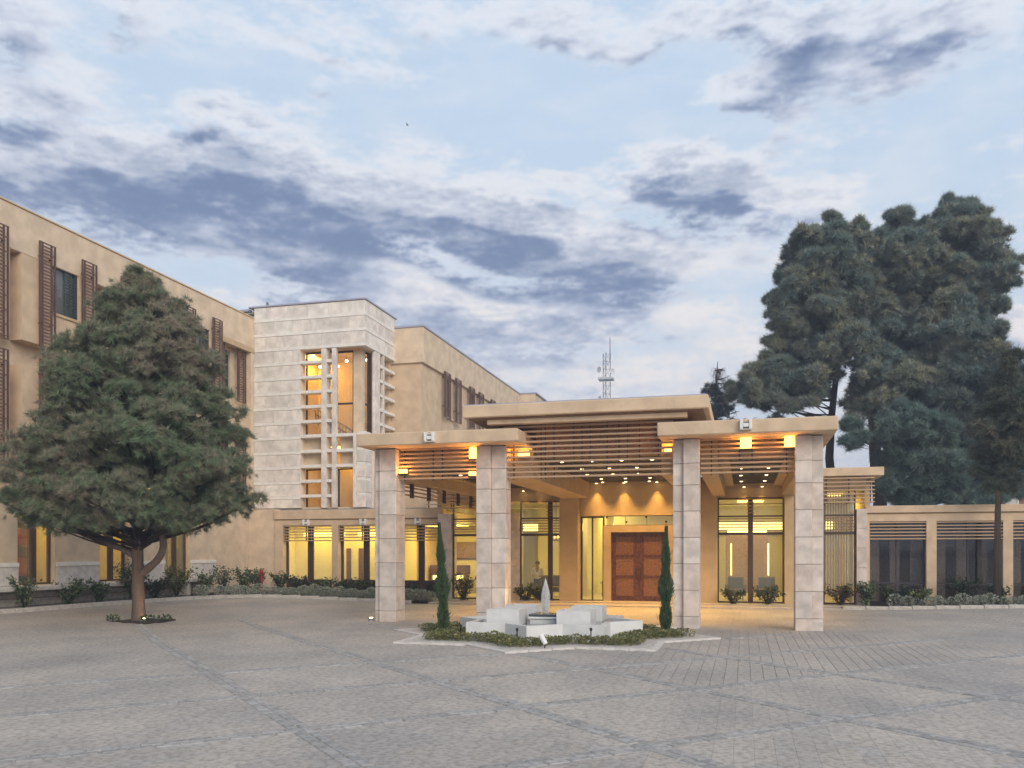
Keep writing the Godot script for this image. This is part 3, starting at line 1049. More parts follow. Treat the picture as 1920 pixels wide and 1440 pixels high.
# ------------------------------------------------------------------ stone stair tower
func tower() -> void:
	var t := thing("stair_tower", "pale stone stair tower with a deep grid window and lit corner glazing", "tower", Vector3(-20, 0, -38))
	var Z := -37.0
	var X := -17.0
	var L := -22.8
	var core_z := Z - 0.25
	# structural core behind the cladding
	wall(t, "core_wall", 2, core_z - 0.25, core_z, L, X - 0.25, 4.2, 13.9, [[-20.34, X - 0.2, 4.3, 11.75]], M.stucco_pale)
	wall(t, "core_side", 0, X - 0.5, X - 0.25, -40.7, core_z - 0.25, 4.2, 13.9, [[-40.4, core_z, 4.3, 11.75]], M.stucco_pale)
	box(t, "roof_slab", L, X - 0.25, 13.7, 13.9, -40.7, core_z, M.concrete)
	box(t, "coping", L - 0.3, X + 0.04, 13.92, 14.0, -40.75, Z + 0.04, M.coping, 0.01)
	box(t, "coping_back", -23.6, L - 0.3, 13.80, 13.9, -37.3, -37.0, M.coping)
	# courses: tall slabs with a thin bright band between
	var y := 13.9
	var k := 0
	while y > 4.4:
		var top := y
		var bot := maxf(y - 0.56, 4.25)
		var full := bot > 11.7
		var right := X if full else -20.34
		var x := L
		var first := k % 2 == 0
		while x < right - 0.01:
			var w: float = (0.62 if first else 1.06) if x == L else [1.06, 0.98, 1.18][(k + int(x * 3.0 + 90)) % 3]
			var x1 := minf(x + w, right)
			if right - x1 < 0.3:
				x1 = right
			box(t, "stone_slab", x + 0.003, x1 - 0.003, bot + 0.003, top - 0.003, Z - 0.25, Z + rng.randf_range(-0.003, 0.003), stone("stone"), 0.006)
			x = x1
			first = false
		if full:
			var z := Z - 0.252
			while z > -40.59:
				var z1 := maxf(z - 1.02, -40.6)
				if z1 + 40.6 < 0.3:
					z1 = -40.6
				box(t, "stone_slab", X - 0.25, X + rng.randf_range(-0.003, 0.003), bot + 0.003, top - 0.003, z1 + 0.003, z - 0.003, stone("stone"), 0.006)
				z = z1
		y = bot
		if y > 4.4:
			var b2 := y - 0.15
			box(t, "stone_band", L, right + (0.02 if full else 0.0), b2 + 0.003, y - 0.003, Z - 0.25, Z + 0.02, M.band_stone, 0.006)
			if full:
				box(t, "stone_band", X - 0.25, X + 0.02, b2 + 0.003, y - 0.003, -40.6, Z - 0.252, M.band_stone, 0.006)
			y = b2
		k += 1
	# deep grid: posts and bars
	for u in [[-19.25, -18.98], [-18.7, -18.48]]:
		box(t, "grid_post", u[0], u[1], 4.25, 11.76, Z - (0.45 if u[0] < -19.0 else 0.2), Z + 0.01, stone("stone"), 0.01)
	for b in [11.09, 10.38, 9.68, 8.98, 8.28]:
		box(t, "grid_bar", -20.34, -19.25, b, b + 0.14, Z - 0.45, Z, M.band_stone, 0.008)
		box(t, "grid_bar", -18.98, -18.7, b, b + 0.14, Z - 0.45, Z, M.band_stone, 0.008)
	for b in [7.58, 6.86, 6.15]:
		box(t, "grid_bar", -20.34, -19.25, b, b + 0.15, Z - 0.45, Z, M.band_stone, 0.008)
		box(t, "grid_bar", -18.98, -18.7, b, b + 0.15, Z - 0.45, Z, M.band_stone, 0.008)
		box(t, "grid_bar", -18.48, -17.62, b, b + 0.15, Z - 0.45, Z, M.band_stone, 0.008)
	for b in [5.45, 4.75]:
		box(t, "grid_bar", -20.34, -19.25, b, b + 0.14, Z - 0.45, Z, M.band_stone, 0.008)
		box(t, "grid_bar", -18.98, -18.7, b, b + 0.14, Z - 0.45, Z, M.band_stone, 0.008)
	box(t, "grid_post", -17.62, -17.47, 4.25, 7.74, Z - 0.45, Z + 0.01, stone("stone"), 0.01)
	# blind panels between the floors
	box(t, "blind_panel", -20.34, -19.25, 6.15, 7.72, Z - 0.6, Z - 0.46, M.stucco_pale)
	box(t, "blind_panel", -18.48, -17.62, 6.15, 7.6, Z - 0.6, Z - 0.46, M.stucco_pale)
	# lower corner pier of stacked slabs
	for i in 5:
		var b := 4.25 + i * 0.71
		box(t, "corner_slab", -17.47, X, b, b + 0.56, Z - 0.75, Z - 0.04, stone("stone"), 0.012)
		box(t, "corner_band", -17.45, X - 0.02, b + 0.562, b + 0.708, Z - 0.74, Z - 0.06, M.band_stone, 0.008)
	# right side: posts and fins
	box(t, "side_post", X - 0.1, X, 4.25, 7.6, -38.05, Z - 0.86, stone("stone"), 0.01)
	box(t, "side_post", X - 0.14, X, 7.7, 11.76, -38.72, -38.1, stone("stone"), 0.01)
	box(t, "side_post", X - 0.14, X, 7.7, 11.76, -39.25, -39.08, stone("stone"), 0.01)
	for b in [11.09, 10.38, 9.68, 8.98, 8.28, 7.58]:
		box(t, "fin", X - 0.3, X, b, b + 0.14, -39.08, -38.72, M.band_stone, 0.008)
		box(t, "fin", X - 0.3, X, b, b + 0.14, -40.55, -39.25, M.band_stone, 0.008)
	box(t, "fin_back", X - 0.6, X - 0.5, 4.2, 11.76, -40.6, -38.75, M.stucco)
	# recessed glazing
	var gz := Z - 0.55
	box(t, "corner_pillar", -17.92, -17.46, 7.73, 11.76, Z - 1.0, Z - 0.66, M.stucco_pale, 0.01)
	var f1 := wall(t, "window_frame", 2, gz - 0.2, gz - 0.12, -18.95, -17.93, 7.73, 11.76, [[-18.74, -17.95, 7.8, 9.2], [-18.74, -17.95, 9.28, 11.66]], M.dark_frame)
	box(f1, "pane", -18.74, -17.95, 7.8, 11.66, gz - 0.17, gz - 0.16, M.glass)
	var f2 := wall(t, "window_frame", 2, gz - 0.08, gz, -20.34, -18.96, 7.74, 11.76, [[-20.28, -19.15, 7.8, 11.66], [-19.08, -18.98, 7.8, 11.66]], M.dark_frame)
	box(f2, "pane", -20.28, -19.15, 7.8, 11.66, gz - 0.05, gz - 0.04, M.glass)
	box(f2, "pane", -19.08, -18.98, 7.8, 11.66, gz - 0.05, gz - 0.04, M.glass)
	var f3 := wall(t, "window_frame", 2, gz - 0.1, gz - 0.02, -20.34, -17.5, 4.25, 6.14, [[-20.28, -19.15, 4.3, 6.08], [-19.08, -18.9, 4.3, 6.08], [-18.6, -17.64, 4.3, 6.08]], M.dark_frame)
	for u in [[-20.28, -19.15], [-19.08, -18.9], [-18.6, -17.64]]:
		box(f3, "pane", u[0], u[1], 4.3, 6.05, gz - 0.07, gz - 0.06, M.glass)
	var sx := X - 0.46
	var f4 := wall(t, "window_frame", 0, sx - 0.06, sx, -38.7, Z - 1.01, 7.73, 11.76, [[-38.32, Z - 1.03, 7.8, 9.2], [-38.32, Z - 1.03, 9.28, 11.66]], M.dark_frame)
	box(f4, "pane", sx - 0.04, sx - 0.03, 7.8, 11.66, -38.32, Z - 1.03, M.glass)
	box(t, "side_window", sx - 0.3, sx - 0.2, 4.3, 7.5, -39.0, -38.06, M.dark_frame)
	# stairwell
	box(t, "stair_back_wall", L, X - 0.62, 4.2, 13.6, -40.6, -40.4, M.warm_wall)
	box(t, "stair_side_wall", -21.4, -21.2, 4.2, 13.6, -40.4, Z - 0.52, M.warm_wall)
	box(t, "stair_ceiling", -21.2, X - 0.62, 11.85, 12.0, -40.4, Z - 0.52, M.warm_wall)
	box(t, "stair_floor", -21.2, X - 0.62, 4.1, 4.25, -40.4, Z - 0.52, M.pale_floor)
	var rail := new_st()
	for r in [0.0, 0.28]:
		st_tube(rail, [Vector3(-20.4, 9.25 - r, -38.6), Vector3(-17.8, 7.7 - r, -38.6)], [0.035, 0.035], 6)
	for i in 16:
		var x := -20.4 + i * 0.165
		var yy := 9.25 - (x + 20.4) * 0.596
		st_tube(rail, [Vector3(x, yy, -38.6), Vector3(x, yy - 0.75, -38.6)], [0.018, 0.018], 5)
		st_tube(rail, [Vector3(x, yy - 0.3, -38.6), Vector3(x + 0.16, yy - 0.75, -38.6)], [0.016, 0.016], 5)
	put(t, "stair_railing", rail.commit(), M.timber)
	box(t, "stair_landing", -20.9, -17.7, 7.4, 7.6, -40.38, -38.7, M.warm_wall)
	var gl := []
	for q in [[587, 667], [600, 688], [658, 661], [650, 677], [634, 687], [664, 684], [688, 675]]:
		var v := at_px(q[0], q[1], 42.3)
		gl.append([v.x, v.y, v.z])
	for g in gl:
		var v := Vector3(g[0], g[1], g[2])
		var hang := thing("globe_pendant", "small glowing globe hanging in the tower's upper stairwell", "pendant lamp", v, "glowing globes in the stair tower")
		var sp := SphereMesh.new()
		sp.radius = 0.07
		sp.height = 0.14
		sp.radial_segments = 12
		sp.rings = 6
		put(hang, "globe_bulb", sp, M.globe_glow, v)
		var wire := new_st()
		st_tube(wire, [Vector3(0, 0.05, 0), Vector3(0, maxf(11.85 - v.y, 0.06), 0)], [0.006, 0.006], 5)
		put(hang, "wire", wire.commit(), M.black, v)
	for y2 in [11.5]:
		box(t, "ceiling_glow_panel", -21.1, -20.5, 11.8, 11.84, -40.2, -38.4, M.lamp_panel)  # added glowing panel, kept out of view behind the stone to light the stairwell
		area(t, Vector3(-20.75, 11.76, -39.3), Vector3(0.35, -1.0, 0.0), 0.6, 1.6, Color(1.0, 0.78, 0.36), 6.5)
	box(t, "landing_lamp", -19.8, -18.4, 7.35, 7.38, -40.0, -39.0, M.lamp_panel)
	area(t, Vector3(-19.1, 7.32, -39.5), Vector3.DOWN, 1.3, 0.9, Color(1.0, 0.75, 0.32), 2.2)

# ------------------------------------------------------------------ rear wing right of the tower
func rear_wing() -> void:
	var t := thing("rear_hotel_wing", "tan rear wing running back from the stone tower behind the portico", "building", Vector3(-20, 0, -55))
	var X := -15.6
	box(t, "front_wall", -17.7, X, -0.2, 11.65, -41.0, -40.62, M.stucco)
	var holes := []
	var wz := [-44.85, -49.2, -53.6, -57.9]
	for z in wz:
		holes.append([z - 0.42, z + 0.42, 9.5, 11.6])
		holes.append([z - 0.42, z + 0.42, 5.6, 7.7])
	wall(t, "side_wall", 0, X - 0.35, X, -59.6, -41.0, -0.2, 11.65, holes, M.stucco)
	box(t, "parapet", -24.0, X + 0.14, 11.65, 13.42, -59.6, -40.5, M.stucco_pale, 0.02)
	box(t, "coping", -24.0, X + 0.18, 13.42, 13.52, -59.64, -40.46, M.coping, 0.01)
	box(t, "return_wall", -24.0, -14.3, -0.2, 13.4, -78.0, -59.62, M.stucco_pale)
	box(t, "return_coping", -24.0, -14.2, 13.4, 13.5, -78.0, -59.58, M.coping, 0.01)
	for z in wz:
		for y in [[9.5, 11.6], [5.6, 7.7]]:
			window_x(t, "window", X - 0.12, z - 0.42, z + 0.42, y[0], y[1], M.glass_tinted, 2)
			screen(t, "window_screen", 0, X + 0.2, z + 0.42, z + 1.42, y[0] - 0.15, y[1] + 0.2)
			screen(t, "window_screen", 0, X + 0.2, z - 1.42, z - 0.42, y[0] - 0.15, y[1] + 0.2)
			box(t, "sill", X, X + 0.1, y[0] - 0.1, y[0], z - 0.5, z + 0.5, M.stucco_pale, 0.01)

func floodlight(at: Vector3, label: String) -> void:
	var f := thing("floodlight", label, "floodlight", at, "white floodlights on the fascias")
	var x := at.x
	var y := at.y
	var z := at.z
	box(f, "cheek", x - 0.16, x - 0.08, y, y + 0.26, z, z + 0.16, M.white_paint, 0.01)
	box(f, "cheek", x + 0.08, x + 0.16, y, y + 0.26, z, z + 0.16, M.white_paint, 0.01)
	box(f, "lamp_body", x - 0.075, x + 0.075, y + 0.05, y + 0.15, z + 0.01, z + 0.14, M.white_paint, 0.01)
	box(f, "lens", x - 0.05, x + 0.05, y + 0.155, y + 0.2, z + 0.02, z + 0.12, M.grey_metal, 0.005)
	box(f, "base_plate", x - 0.15, x + 0.15, y - 0.02, y - 0.002, z, z + 0.15, M.white_paint, 0.004)

# ------------------------------------------------------------------ low glazed range below the tower
func left_colonnade() -> void:
	var t := thing("glazed_gallery", "low tan gallery of lit yellow windows below the stone tower", "building", Vector3(-17.2, 0, -37))
	var Z := -36.5
	var x0 := -21.4
	var x1 := -13.0
	var bays := [[-20.98, -18.45], [-18.13, -15.6], [-15.28, -13.02]]
	var holes := []
	for b in bays:
		holes.append([b[0], b[1], 0.12, 3.42])
	wall(t, "front_wall", 2, Z - 0.45, Z, x0, x1, -0.2, 3.66, holes, M.stucco)
	box(t, "end_pier", -22.8, x0 + 0.002, -0.2, 4.2, Z - 0.5, Z - 0.06, M.stucco_pale)
	box(t, "fascia", x0, x1, 3.70, 4.12, Z - 0.5, Z + 0.08, M.stucco, 0.015)
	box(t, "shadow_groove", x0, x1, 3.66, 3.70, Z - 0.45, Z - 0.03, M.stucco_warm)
	box(t, "roof", -22.8, x1, 4.05, 4.2, -41.0, Z - 0.5, M.concrete)
	for b in bays:
		var a: float = b[0]
		var c: float = b[1]
		var m := (a + c) * 0.5
		var g := Z - 0.33
		var fr := wall(t, "window_frame", 2, g - 0.1, g, a, c, 0.12, 3.42, [[a + 0.1, m - 0.14, 0.88, 3.36], [m + 0.14, c - 0.06, 0.88, 3.36]], M.bronze)
		box(fr, "pane", a + 0.1, m - 0.14, 0.88, 3.36, g - 0.06, g - 0.05, M.glass)
		box(fr, "pane", m + 0.14, c - 0.06, 0.88, 3.36, g - 0.06, g - 0.05, M.glass)
		for i in 6:
			var y := 2.68 + i * 0.135
			box(t, "slat", a - 0.01, c + 0.01, y, y + 0.05, Z - 0.13, Z - 0.03, M.louver, 0.006)
		for px in [a + 0.06, m - 0.12, m + 0.12]:
			box(t, "slat_bracket", px - 0.02, px + 0.02, 2.66, 3.42, Z - 0.2, Z - 0.135, M.bronze)
	# lit rooms
	box(t, "room_floor", x0, x1, 0.1, 0.3, -43.0, Z - 0.46, M.pale_floor)
	box(t, "room_ceiling", x0, x1, 3.5, 3.6, -43.0, Z - 0.46, M.ceiling_white)
	box(t, "back_wall", x0, -15.9, 0.3, 3.5, -38.6, -38.45, M.cream_wall)
	box(t, "side_wall", x0 - 0.1, x0, 0.3, 3.5, -43.0, Z - 0.46, M.cream_wall)
	box(t, "reception_wall", -15.9, x1 - 0.2, 0.3, 3.5, -43.0, -42.85, M.cream_wall)
	box(t, "cross_wall", -16.0, -15.85, 0.3, 3.5, -42.85, -38.45, M.cream_wall)
	for u in [-18.62, -17.98, -15.98]:
		box(t, "wall_panel", u, u + 0.22, 0.3, 2.35, -38.445, -38.38, M.wood)
	for u in [[-20.9, -18.7], [-18.0, -16.2]]:
		box(t, "cove_light", u[0], u[1], 2.95, 3.1, -38.42, -38.36, M.cove_panel)
		area(t, Vector3((u[0] + u[1]) * 0.5, 3.3, -37.5), Vector3(0, -1, -0.35), u[1] - u[0], 0.3, Color(1.0, 0.88, 0.46), 3.6)
	box(t, "ceiling_glow_panel", -15.2, -13.4, 3.45, 3.495, -41.5, -39.5, M.lamp_panel)
	area(t, Vector3(-14.3, 3.4, -40.3), Vector3.DOWN, 1.6, 1.6, Color(1.0, 0.87, 0.44), 5.0)
	var desk := thing("reception_desk", "reception desk with a glowing front panel behind the gallery glass", "desk", Vector3(-14.5, 0.3, -41.8))
	box(desk, "counter", -15.4, -13.6, 0.3, 1.0, -42.1, -41.5, M.timber, 0.01)
	box(desk, "desk_light_panel", -15.3, -13.7, 0.78, 0.98, -41.49, -41.46, M.desk_glow)
	box(desk, "counter_top", -15.5, -13.5, 1.02, 1.5, -42.1, -41.52, M.wood, 0.01)
	var art := thing("wall_panel", "brown wooden panel on the yellow reception wall", "wall panel", Vector3(-13.6, 2.3, -42.83))
	box(art, "board", -14.6, -12.9, 1.85, 2.7, -42.84, -42.78, M.timber, 0.01)
	box(art, "edge_strip", -14.6, -12.9, 1.8, 1.845, -42.84, -42.77, M.wood)
	floodlight(Vector3(-19.73, 3.42, Z), "white floodlight over the leftmost gallery window")
	floodlight(Vector3(-16.84, 3.42, Z), "white floodlight over the middle gallery window, left of the first stone column")
	floodlight(Vector3(-14.15, 3.42, Z), "white floodlight over the gallery window right of the first stone column")

# ------------------------------------------------------------------ body as one skin: tapered bones joined smoothly, meshed as surface nets
func skin(bones: Array, cell: float, blend: float) -> Mesh:
	var lo := Vector3(1e9, 1e9, 1e9)
	var hi := -lo
	for b in bones:
		for k in 2:
			var r: float = b[2 + k] + blend + cell * 2.0
			lo = lo.min(b[k] - Vector3.ONE * r)
			hi = hi.max(b[k] + Vector3.ONE * r)
	var n := Vector3i(((hi - lo) / cell).ceil()) + Vector3i.ONE
	var f := PackedFloat32Array()
	f.resize(n.x * n.y * n.z)
	f.fill(1.0)
	for b in bones:
		var a: Vector3 = b[0]
		var ab: Vector3 = b[1] - a
		var l2 := maxf(ab.length_squared(), 1e-8)
		var rm := maxf(b[2], b[3]) + blend + cell * 2.0
		var s := Vector3i(((a.min(b[1]) - Vector3.ONE * rm - lo) / cell).floor()).clamp(Vector3i.ZERO, n - Vector3i.ONE)
		var e := Vector3i(((a.max(b[1]) + Vector3.ONE * rm - lo) / cell).ceil()).clamp(Vector3i.ZERO, n - Vector3i.ONE)
		for z in range(s.z, e.z + 1):
			for y in range(s.y, e.y + 1):
				for x in range(s.x, e.x + 1):
					var p := lo + Vector3(x, y, z) * cell
					var t := clampf((p - a).dot(ab) / l2, 0.0, 1.0)
					var d := p.distance_to(a + ab * t) - lerpf(b[2], b[3], t)
					var i := (z * n.y + y) * n.x + x
					var o := f[i]
					var h := clampf(0.5 + 0.5 * (o - d) / blend, 0.0, 1.0)
					f[i] = lerpf(o, d, h) - blend * h * (1.0 - h) if o < 0.9 else d
	var vert := {}
	var st := new_st()
	var cellv := func(x: int, y: int, z: int) -> Vector3:
		var key := (z * n.y + y) * n.x + x
		if vert.has(key):
			return vert[key]
		var sum := Vector3.ZERO
		var cnt := 0
		for e in [[0, 0, 0, 1, 0, 0], [0, 1, 0, 1, 1, 0], [0, 0, 1, 1, 0, 1], [0, 1, 1, 1, 1, 1], [0, 0, 0, 0, 1, 0], [1, 0, 0, 1, 1, 0], [0, 0, 1, 0, 1, 1], [1, 0, 1, 1, 1, 1], [0, 0, 0, 0, 0, 1], [1, 0, 0, 1, 0, 1], [0, 1, 0, 0, 1, 1], [1, 1, 0, 1, 1, 1]]:
			var va := f[((z + e[2]) * n.y + y + e[1]) * n.x + x + e[0]]
			var vb := f[((z + e[5]) * n.y + y + e[4]) * n.x + x + e[3]]
			if (va < 0.0) != (vb < 0.0):
				sum += Vector3(x + e[0], y + e[1], z + e[2]).lerp(Vector3(x + e[3], y + e[4], z + e[5]), va / (va - vb))
				cnt += 1
		var v := lo + sum / maxi(cnt, 1) * cell
		vert[key] = v
		return v
	for z in range(1, n.z - 1):
		for y in range(1, n.y - 1):
			for x in range(1, n.x - 1):
				var v0 := f[(z * n.y + y) * n.x + x]
				for ax in 3:
					var dv := Vector3i.ZERO
					dv[ax] = 1
					var v1 := f[((z + dv.z) * n.y + y + dv.y) * n.x + x + dv.x]
					if (v0 < 0.0) == (v1 < 0.0):
						continue
					var u := Vector3i.ZERO
					u[(ax + 1) % 3] = 1
					var w := Vector3i.ZERO
					w[(ax + 2) % 3] = 1
					var c := Vector3i(x, y, z)
					var q := []
					for k in [c - u - w, c - w, c, c - u]:
						q.append(cellv.call(k.x, k.y, k.z))
					quad(st, q[0], q[1], q[2], q[3], Vector3(dv) * (1.0 if v0 < 0.0 else -1.0))
	var m := st.commit()
	var s2 := SurfaceTool.new()
	s2.create_from(m, 0)
	s2.index()
	s2.generate_normals()
	return s2.commit()

func downlight(at: Vector3, label: String, e: float, ang := 46.0, group := "downlights in the portico ceiling") -> void:
	var d := thing("downlight", label, "downlight", at, group)
	put(d, "trim_ring", lathe([Vector2(0.06, 0.0), Vector2(0.085, -0.012), Vector2(0.09, 0.02), Vector2(0.06, 0.02)], 12), M.grey_metal, at)
	put(d, "lamp_lens", lathe([Vector2(0.0, -0.02), Vector2(0.05, -0.014), Vector2(0.06, 0.0), Vector2(0.0, 0.012)], 12), M.bulb, at)
	spot(d, at + Vector3(0, -0.04, 0), Vector3.DOWN, Color(1.0, 0.78, 0.43), e, ang, 0.04)

func glazing(p: Node, x0: float, x1: float, y0: float, y1: float, z: float, mull: Array, louver := true) -> void:
	var holes := []
	var cuts := [x0 + 0.05]
	for m in mull:
		cuts.append(m - 0.1)
		cuts.append(m + 0.1)
	cuts.append(x1 - 0.05)
	for i in range(0, cuts.size(), 2):
		for r in [[y0 + 0.06, 2.86], [2.96, 3.58], [3.64, y1 - 0.04]]:
			holes.append([cuts[i], cuts[i + 1], r[0], r[1]])
	var fr := wall(p, "glazing_frame", 2, z - 0.1, z, x0, x1, y0, y1, holes, M.bronze)
	for i in range(0, cuts.size(), 2):
		box(fr, "pane", cuts[i], cuts[i + 1], y0 + 0.06, y1 - 0.04, z - 0.06, z - 0.05, M.glass)
		if louver:
			for k in 5:
				var y := 3.03 + k * 0.115
				box(fr, "louver", cuts[i] - 0.02, cuts[i + 1] + 0.02, y, y + 0.035, z + 0.01, z + 0.05, M.timber)
			for k in 2:
				box(fr, "louver", cuts[i] - 0.02, cuts[i + 1] + 0.02, 4.08 + k * 0.2, 4.11 + k * 0.2, z + 0.01, z + 0.05, M.timber)
	for m in mull:
		for k in 5:
			var y := 3.72 + k * 0.14
			box(fr, "bracket", m - 0.13, m + 0.13, y, y + 0.05, z + 0.01, z + 0.12, M.timber)

func lobby() -> void:
	var t := thing("lobby_building", "single-storey glazed lobby behind the portico, tan piers and yellow light inside", "building", Vector3(-4.3, 0, -42))
	var Z := -36.0
	# stone end piers
	for s in [[-13.0, -12.38, "pillar"], [4.22, 4.6, "pillar"], [-9.76, -9.31, "pillar"]]:
		var x0: float = s[0]
		var x1: float = s[1]
		for i in 5:
			box(t, "pier_block", x0, x1, 0.05 + i * 0.76, 0.05 + (i + 1) * 0.76 - 0.006, Z - 0.6, Z + (0.16 if x0 < -10.0 or x0 > 0.0 else 0.06), stone("pillar"), 0.01)
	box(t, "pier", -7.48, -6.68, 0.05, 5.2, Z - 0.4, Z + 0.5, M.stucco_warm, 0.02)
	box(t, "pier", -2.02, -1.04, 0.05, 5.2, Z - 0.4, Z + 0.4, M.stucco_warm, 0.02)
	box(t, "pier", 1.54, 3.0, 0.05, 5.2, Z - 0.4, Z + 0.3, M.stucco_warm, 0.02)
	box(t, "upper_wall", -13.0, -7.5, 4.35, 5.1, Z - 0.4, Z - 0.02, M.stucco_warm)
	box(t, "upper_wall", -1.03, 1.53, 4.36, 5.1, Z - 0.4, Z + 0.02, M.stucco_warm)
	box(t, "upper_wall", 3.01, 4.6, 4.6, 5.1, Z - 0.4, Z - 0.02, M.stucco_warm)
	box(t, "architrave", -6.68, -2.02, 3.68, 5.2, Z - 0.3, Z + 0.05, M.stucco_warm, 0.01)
	box(t, "roof", -13.2, 4.8, 4.9, 5.1, -48.2, Z - 0.4, M.concrete)
	box(t, "back_wall", -13.2, 4.8, 0.12, 4.8, -48.0, -47.8, M.lobby_wall)
	box(t, "ceiling", -13.2, 4.6, 4.62, 4.7, -47.8, Z - 0.42, M.ceiling_white)
	box(t, "side_wall", 4.6, 4.8, 0.0, 4.9, -48.0, Z - 0.6, M.stucco_warm)
	box(t, "side_wall", -13.3, -13.1, 3.55, 4.9, -48.0, Z - 0.6, M.stucco_warm)
	box(t, "cove_light", -13.0, 4.5, 3.35, 3.75, -47.79, -47.74, M.cove_panel)
	box(t, "cove_shelf", -13.0, 4.5, 3.2, 3.3, -47.79, -47.2, M.lobby_wall)
	glazing(t, -12.36, -9.78, 0.12, 4.86, Z, [-11.05])
	glazing(t, -9.3, -7.49, 0.12, 4.34, Z, [-7.98])
	glazing(t, -1.03, 1.53, 0.12, 4.35, Z, [0.25])
	glazing(t, 3.01, 4.2, 0.12, 4.6, Z, [])
	# upright timber blind behind the glass at the right end
	for i in 9:
		box(t, "blind_slat", 3.1 + i * 0.1, 3.14 + i * 0.1, 0.5, 4.5, Z - 0.45, Z - 0.4, M.timber)
	box(t, "blind_post", 3.98, 4.14, 0.12, 4.5, Z - 0.5, Z - 0.35, M.cream_wall)
	# entrance: portal, doors, glass
	wall(t, "portal", 2, Z - 0.45, Z - 0.02, -5.7, -2.78, 0.12, 3.28, [[-5.39, -3.07, 0.11, 3.0]], M.stucco_warm)
	var sg := wall(t, "side_light", 2, Z - 0.12, Z - 0.04, -6.67, -5.71, 0.12, 3.67, [[-6.6, -6.2, 0.16, 3.6], [-6.14, -5.74, 0.16, 3.6]], M.bronze)
	box(sg, "pane", -6.6, -6.2, 0.16, 3.6, Z - 0.09, Z - 0.08, M.glass)
	box(sg, "pane", -6.14, -5.74, 0.16, 3.6, Z - 0.09, Z - 0.08, M.glass)
	var cs := wall(t, "clerestory", 2, Z - 0.12, Z - 0.06, -5.7, -2.03, 3.285, 3.68, [[-5.66, -4.78, 3.3, 3.66], [-4.77, -3.9, 3.3, 3.66], [-3.89, -2.07, 3.3, 3.66]], M.bronze)
	for u in [[-5.66, -4.78], [-4.77, -3.9], [-3.89, -2.07]]:
		box(cs, "pane", u[0], u[1], 3.3, 3.66, Z - 0.1, Z - 0.09, M.glass)
	for i in 5:
		box(cs, "glass_clamp", -5.6 + i * 0.82, -5.52 + i * 0.82, 3.58 - 0.2 * (i % 2), 3.66 - 0.2 * (i % 2), Z - 0.06, Z - 0.01, M.black, 0.01)
	box(t, "side_light", -2.77, -2.03, 0.12, 3.28, Z - 0.12, Z - 0.04, M.glass_tinted)
	for k in 2:
		var x0 := -5.39 + k * 1.16
		var d := box(t, "door", x0 + 0.005, x0 + 1.155, 0.125, 2.995, Z - 0.3, Z - 0.2, M.wood, 0.01)
		for i in 3:
			var y0 := 0.33 + i * 0.86
			var xa := x0 + 0.2
			var xb := x0 + 0.93
			wall(d, "panel_moulding", 2, Z - 0.2, Z - 0.175, xa - 0.05, xb + 0.05, y0 - 0.05, y0 + 0.8, [[xa, xb, y0, y0 + 0.75]], M.wood)
			var st := new_st()
			var cx := (xa + xb) * 0.5
			var cy := y0 + 0.375
			for a in range(-3, 4):
				for b in range(-3, 4):
					var ux := a * 0.11
					var uy := b * 0.112
					var s := 0.04 if (a + b) % 2 == 0 else 0.024
					var zc := 0.016
					var c0 := Vector3(ux, uy, zc)
					for q in 4:
						var a0 := q * PI * 0.5 + (0.0 if (a + b) % 2 == 0 else PI * 0.25)
						tri(st, c0, Vector3(ux + cos(a0) * s, uy + sin(a0) * s, 0.004), Vector3(ux + cos(a0 + PI * 0.5) * s, uy + sin(a0 + PI * 0.5) * s, 0.004), Vector3(cos(a0 + 0.78), sin(a0 + 0.78), 1))
			st_box(st, Vector3(-0.365, -0.375, -0.02), Vector3(0.365, 0.375, 0.002))
			put(d, "carved_panel", st.commit(), M.wood_light, Vector3(cx, cy, Z - 0.195))
		box(d, "pull_handle", x0 + (1.06 if k == 0 else 0.07), x0 + (1.09 if k == 0 else 0.1), 1.0, 1.5, Z - 0.2, Z - 0.13, M.bronze, 0.008)
	# end canopies with slats
	for s in [[2.4, 5.2, 3.0, 4.86], [-13.9, -11.0, -13.5, -11.2]]:
		box(t, "end_canopy", s[0], s[1], 5.12, 5.45, -40.0, -35.75, M.stucco, 0.02)
		for i in 7:
			var y := 4.08 + i * 0.155
			box(t, "slat", s[2], s[3], y, y + 0.05, -36.0 + 0.22, -36.0 + 0.32, M.louver, 0.006)
		for x in [s[2] + 0.1, (s[2] + s[3]) * 0.5, s[3] - 0.15]:
			box(t, "slat_bracket", x - 0.025, x + 0.025, 4.06, 5.12, -35.8, -35.76, M.bronze)
	# inner walls and lights
	box(t, "inner_wall", -10.4, -8.6, 0.12, 4.6, -44.2, -44.0, M.lobby_wall)
	box(t, "inner_wall", -7.2, -7.0, 0.12, 4.6, -47.8, -39.5, M.lobby_wall)
	box(t, "inner_post", -8.55, -8.3, 0.12, 4.6, -43.8, -43.5, M.grey_curtain)
	box(t, "inner_wall", -0.9, 1.2, 0.12, 3.1, -45.2, -45.0, M.timber)
	box(t, "inner_wall", -5.75, -2.7, 0.12, 4.6, -39.6, -39.4, M.lobby_wall)
	for c in [[-11.3, -39.5], [-9.0, -39.5], [-6.2, -38.3], [-6.2, -44.0], [0.3, -39.5], [0.3, -43.0], [3.4, -39.0], [-3.6, -43.5]]:
		box(t, "ceiling_light", c[0] - 0.6, c[0] + 0.6, 4.58, 4.615, c[1] - 0.6, c[1] + 0.6, M.lamp_panel)
		area(t, Vector3(c[0], 4.55, c[1]), Vector3.DOWN, 1.1, 1.1, Color(1.0, 0.87, 0.46), 6.0)
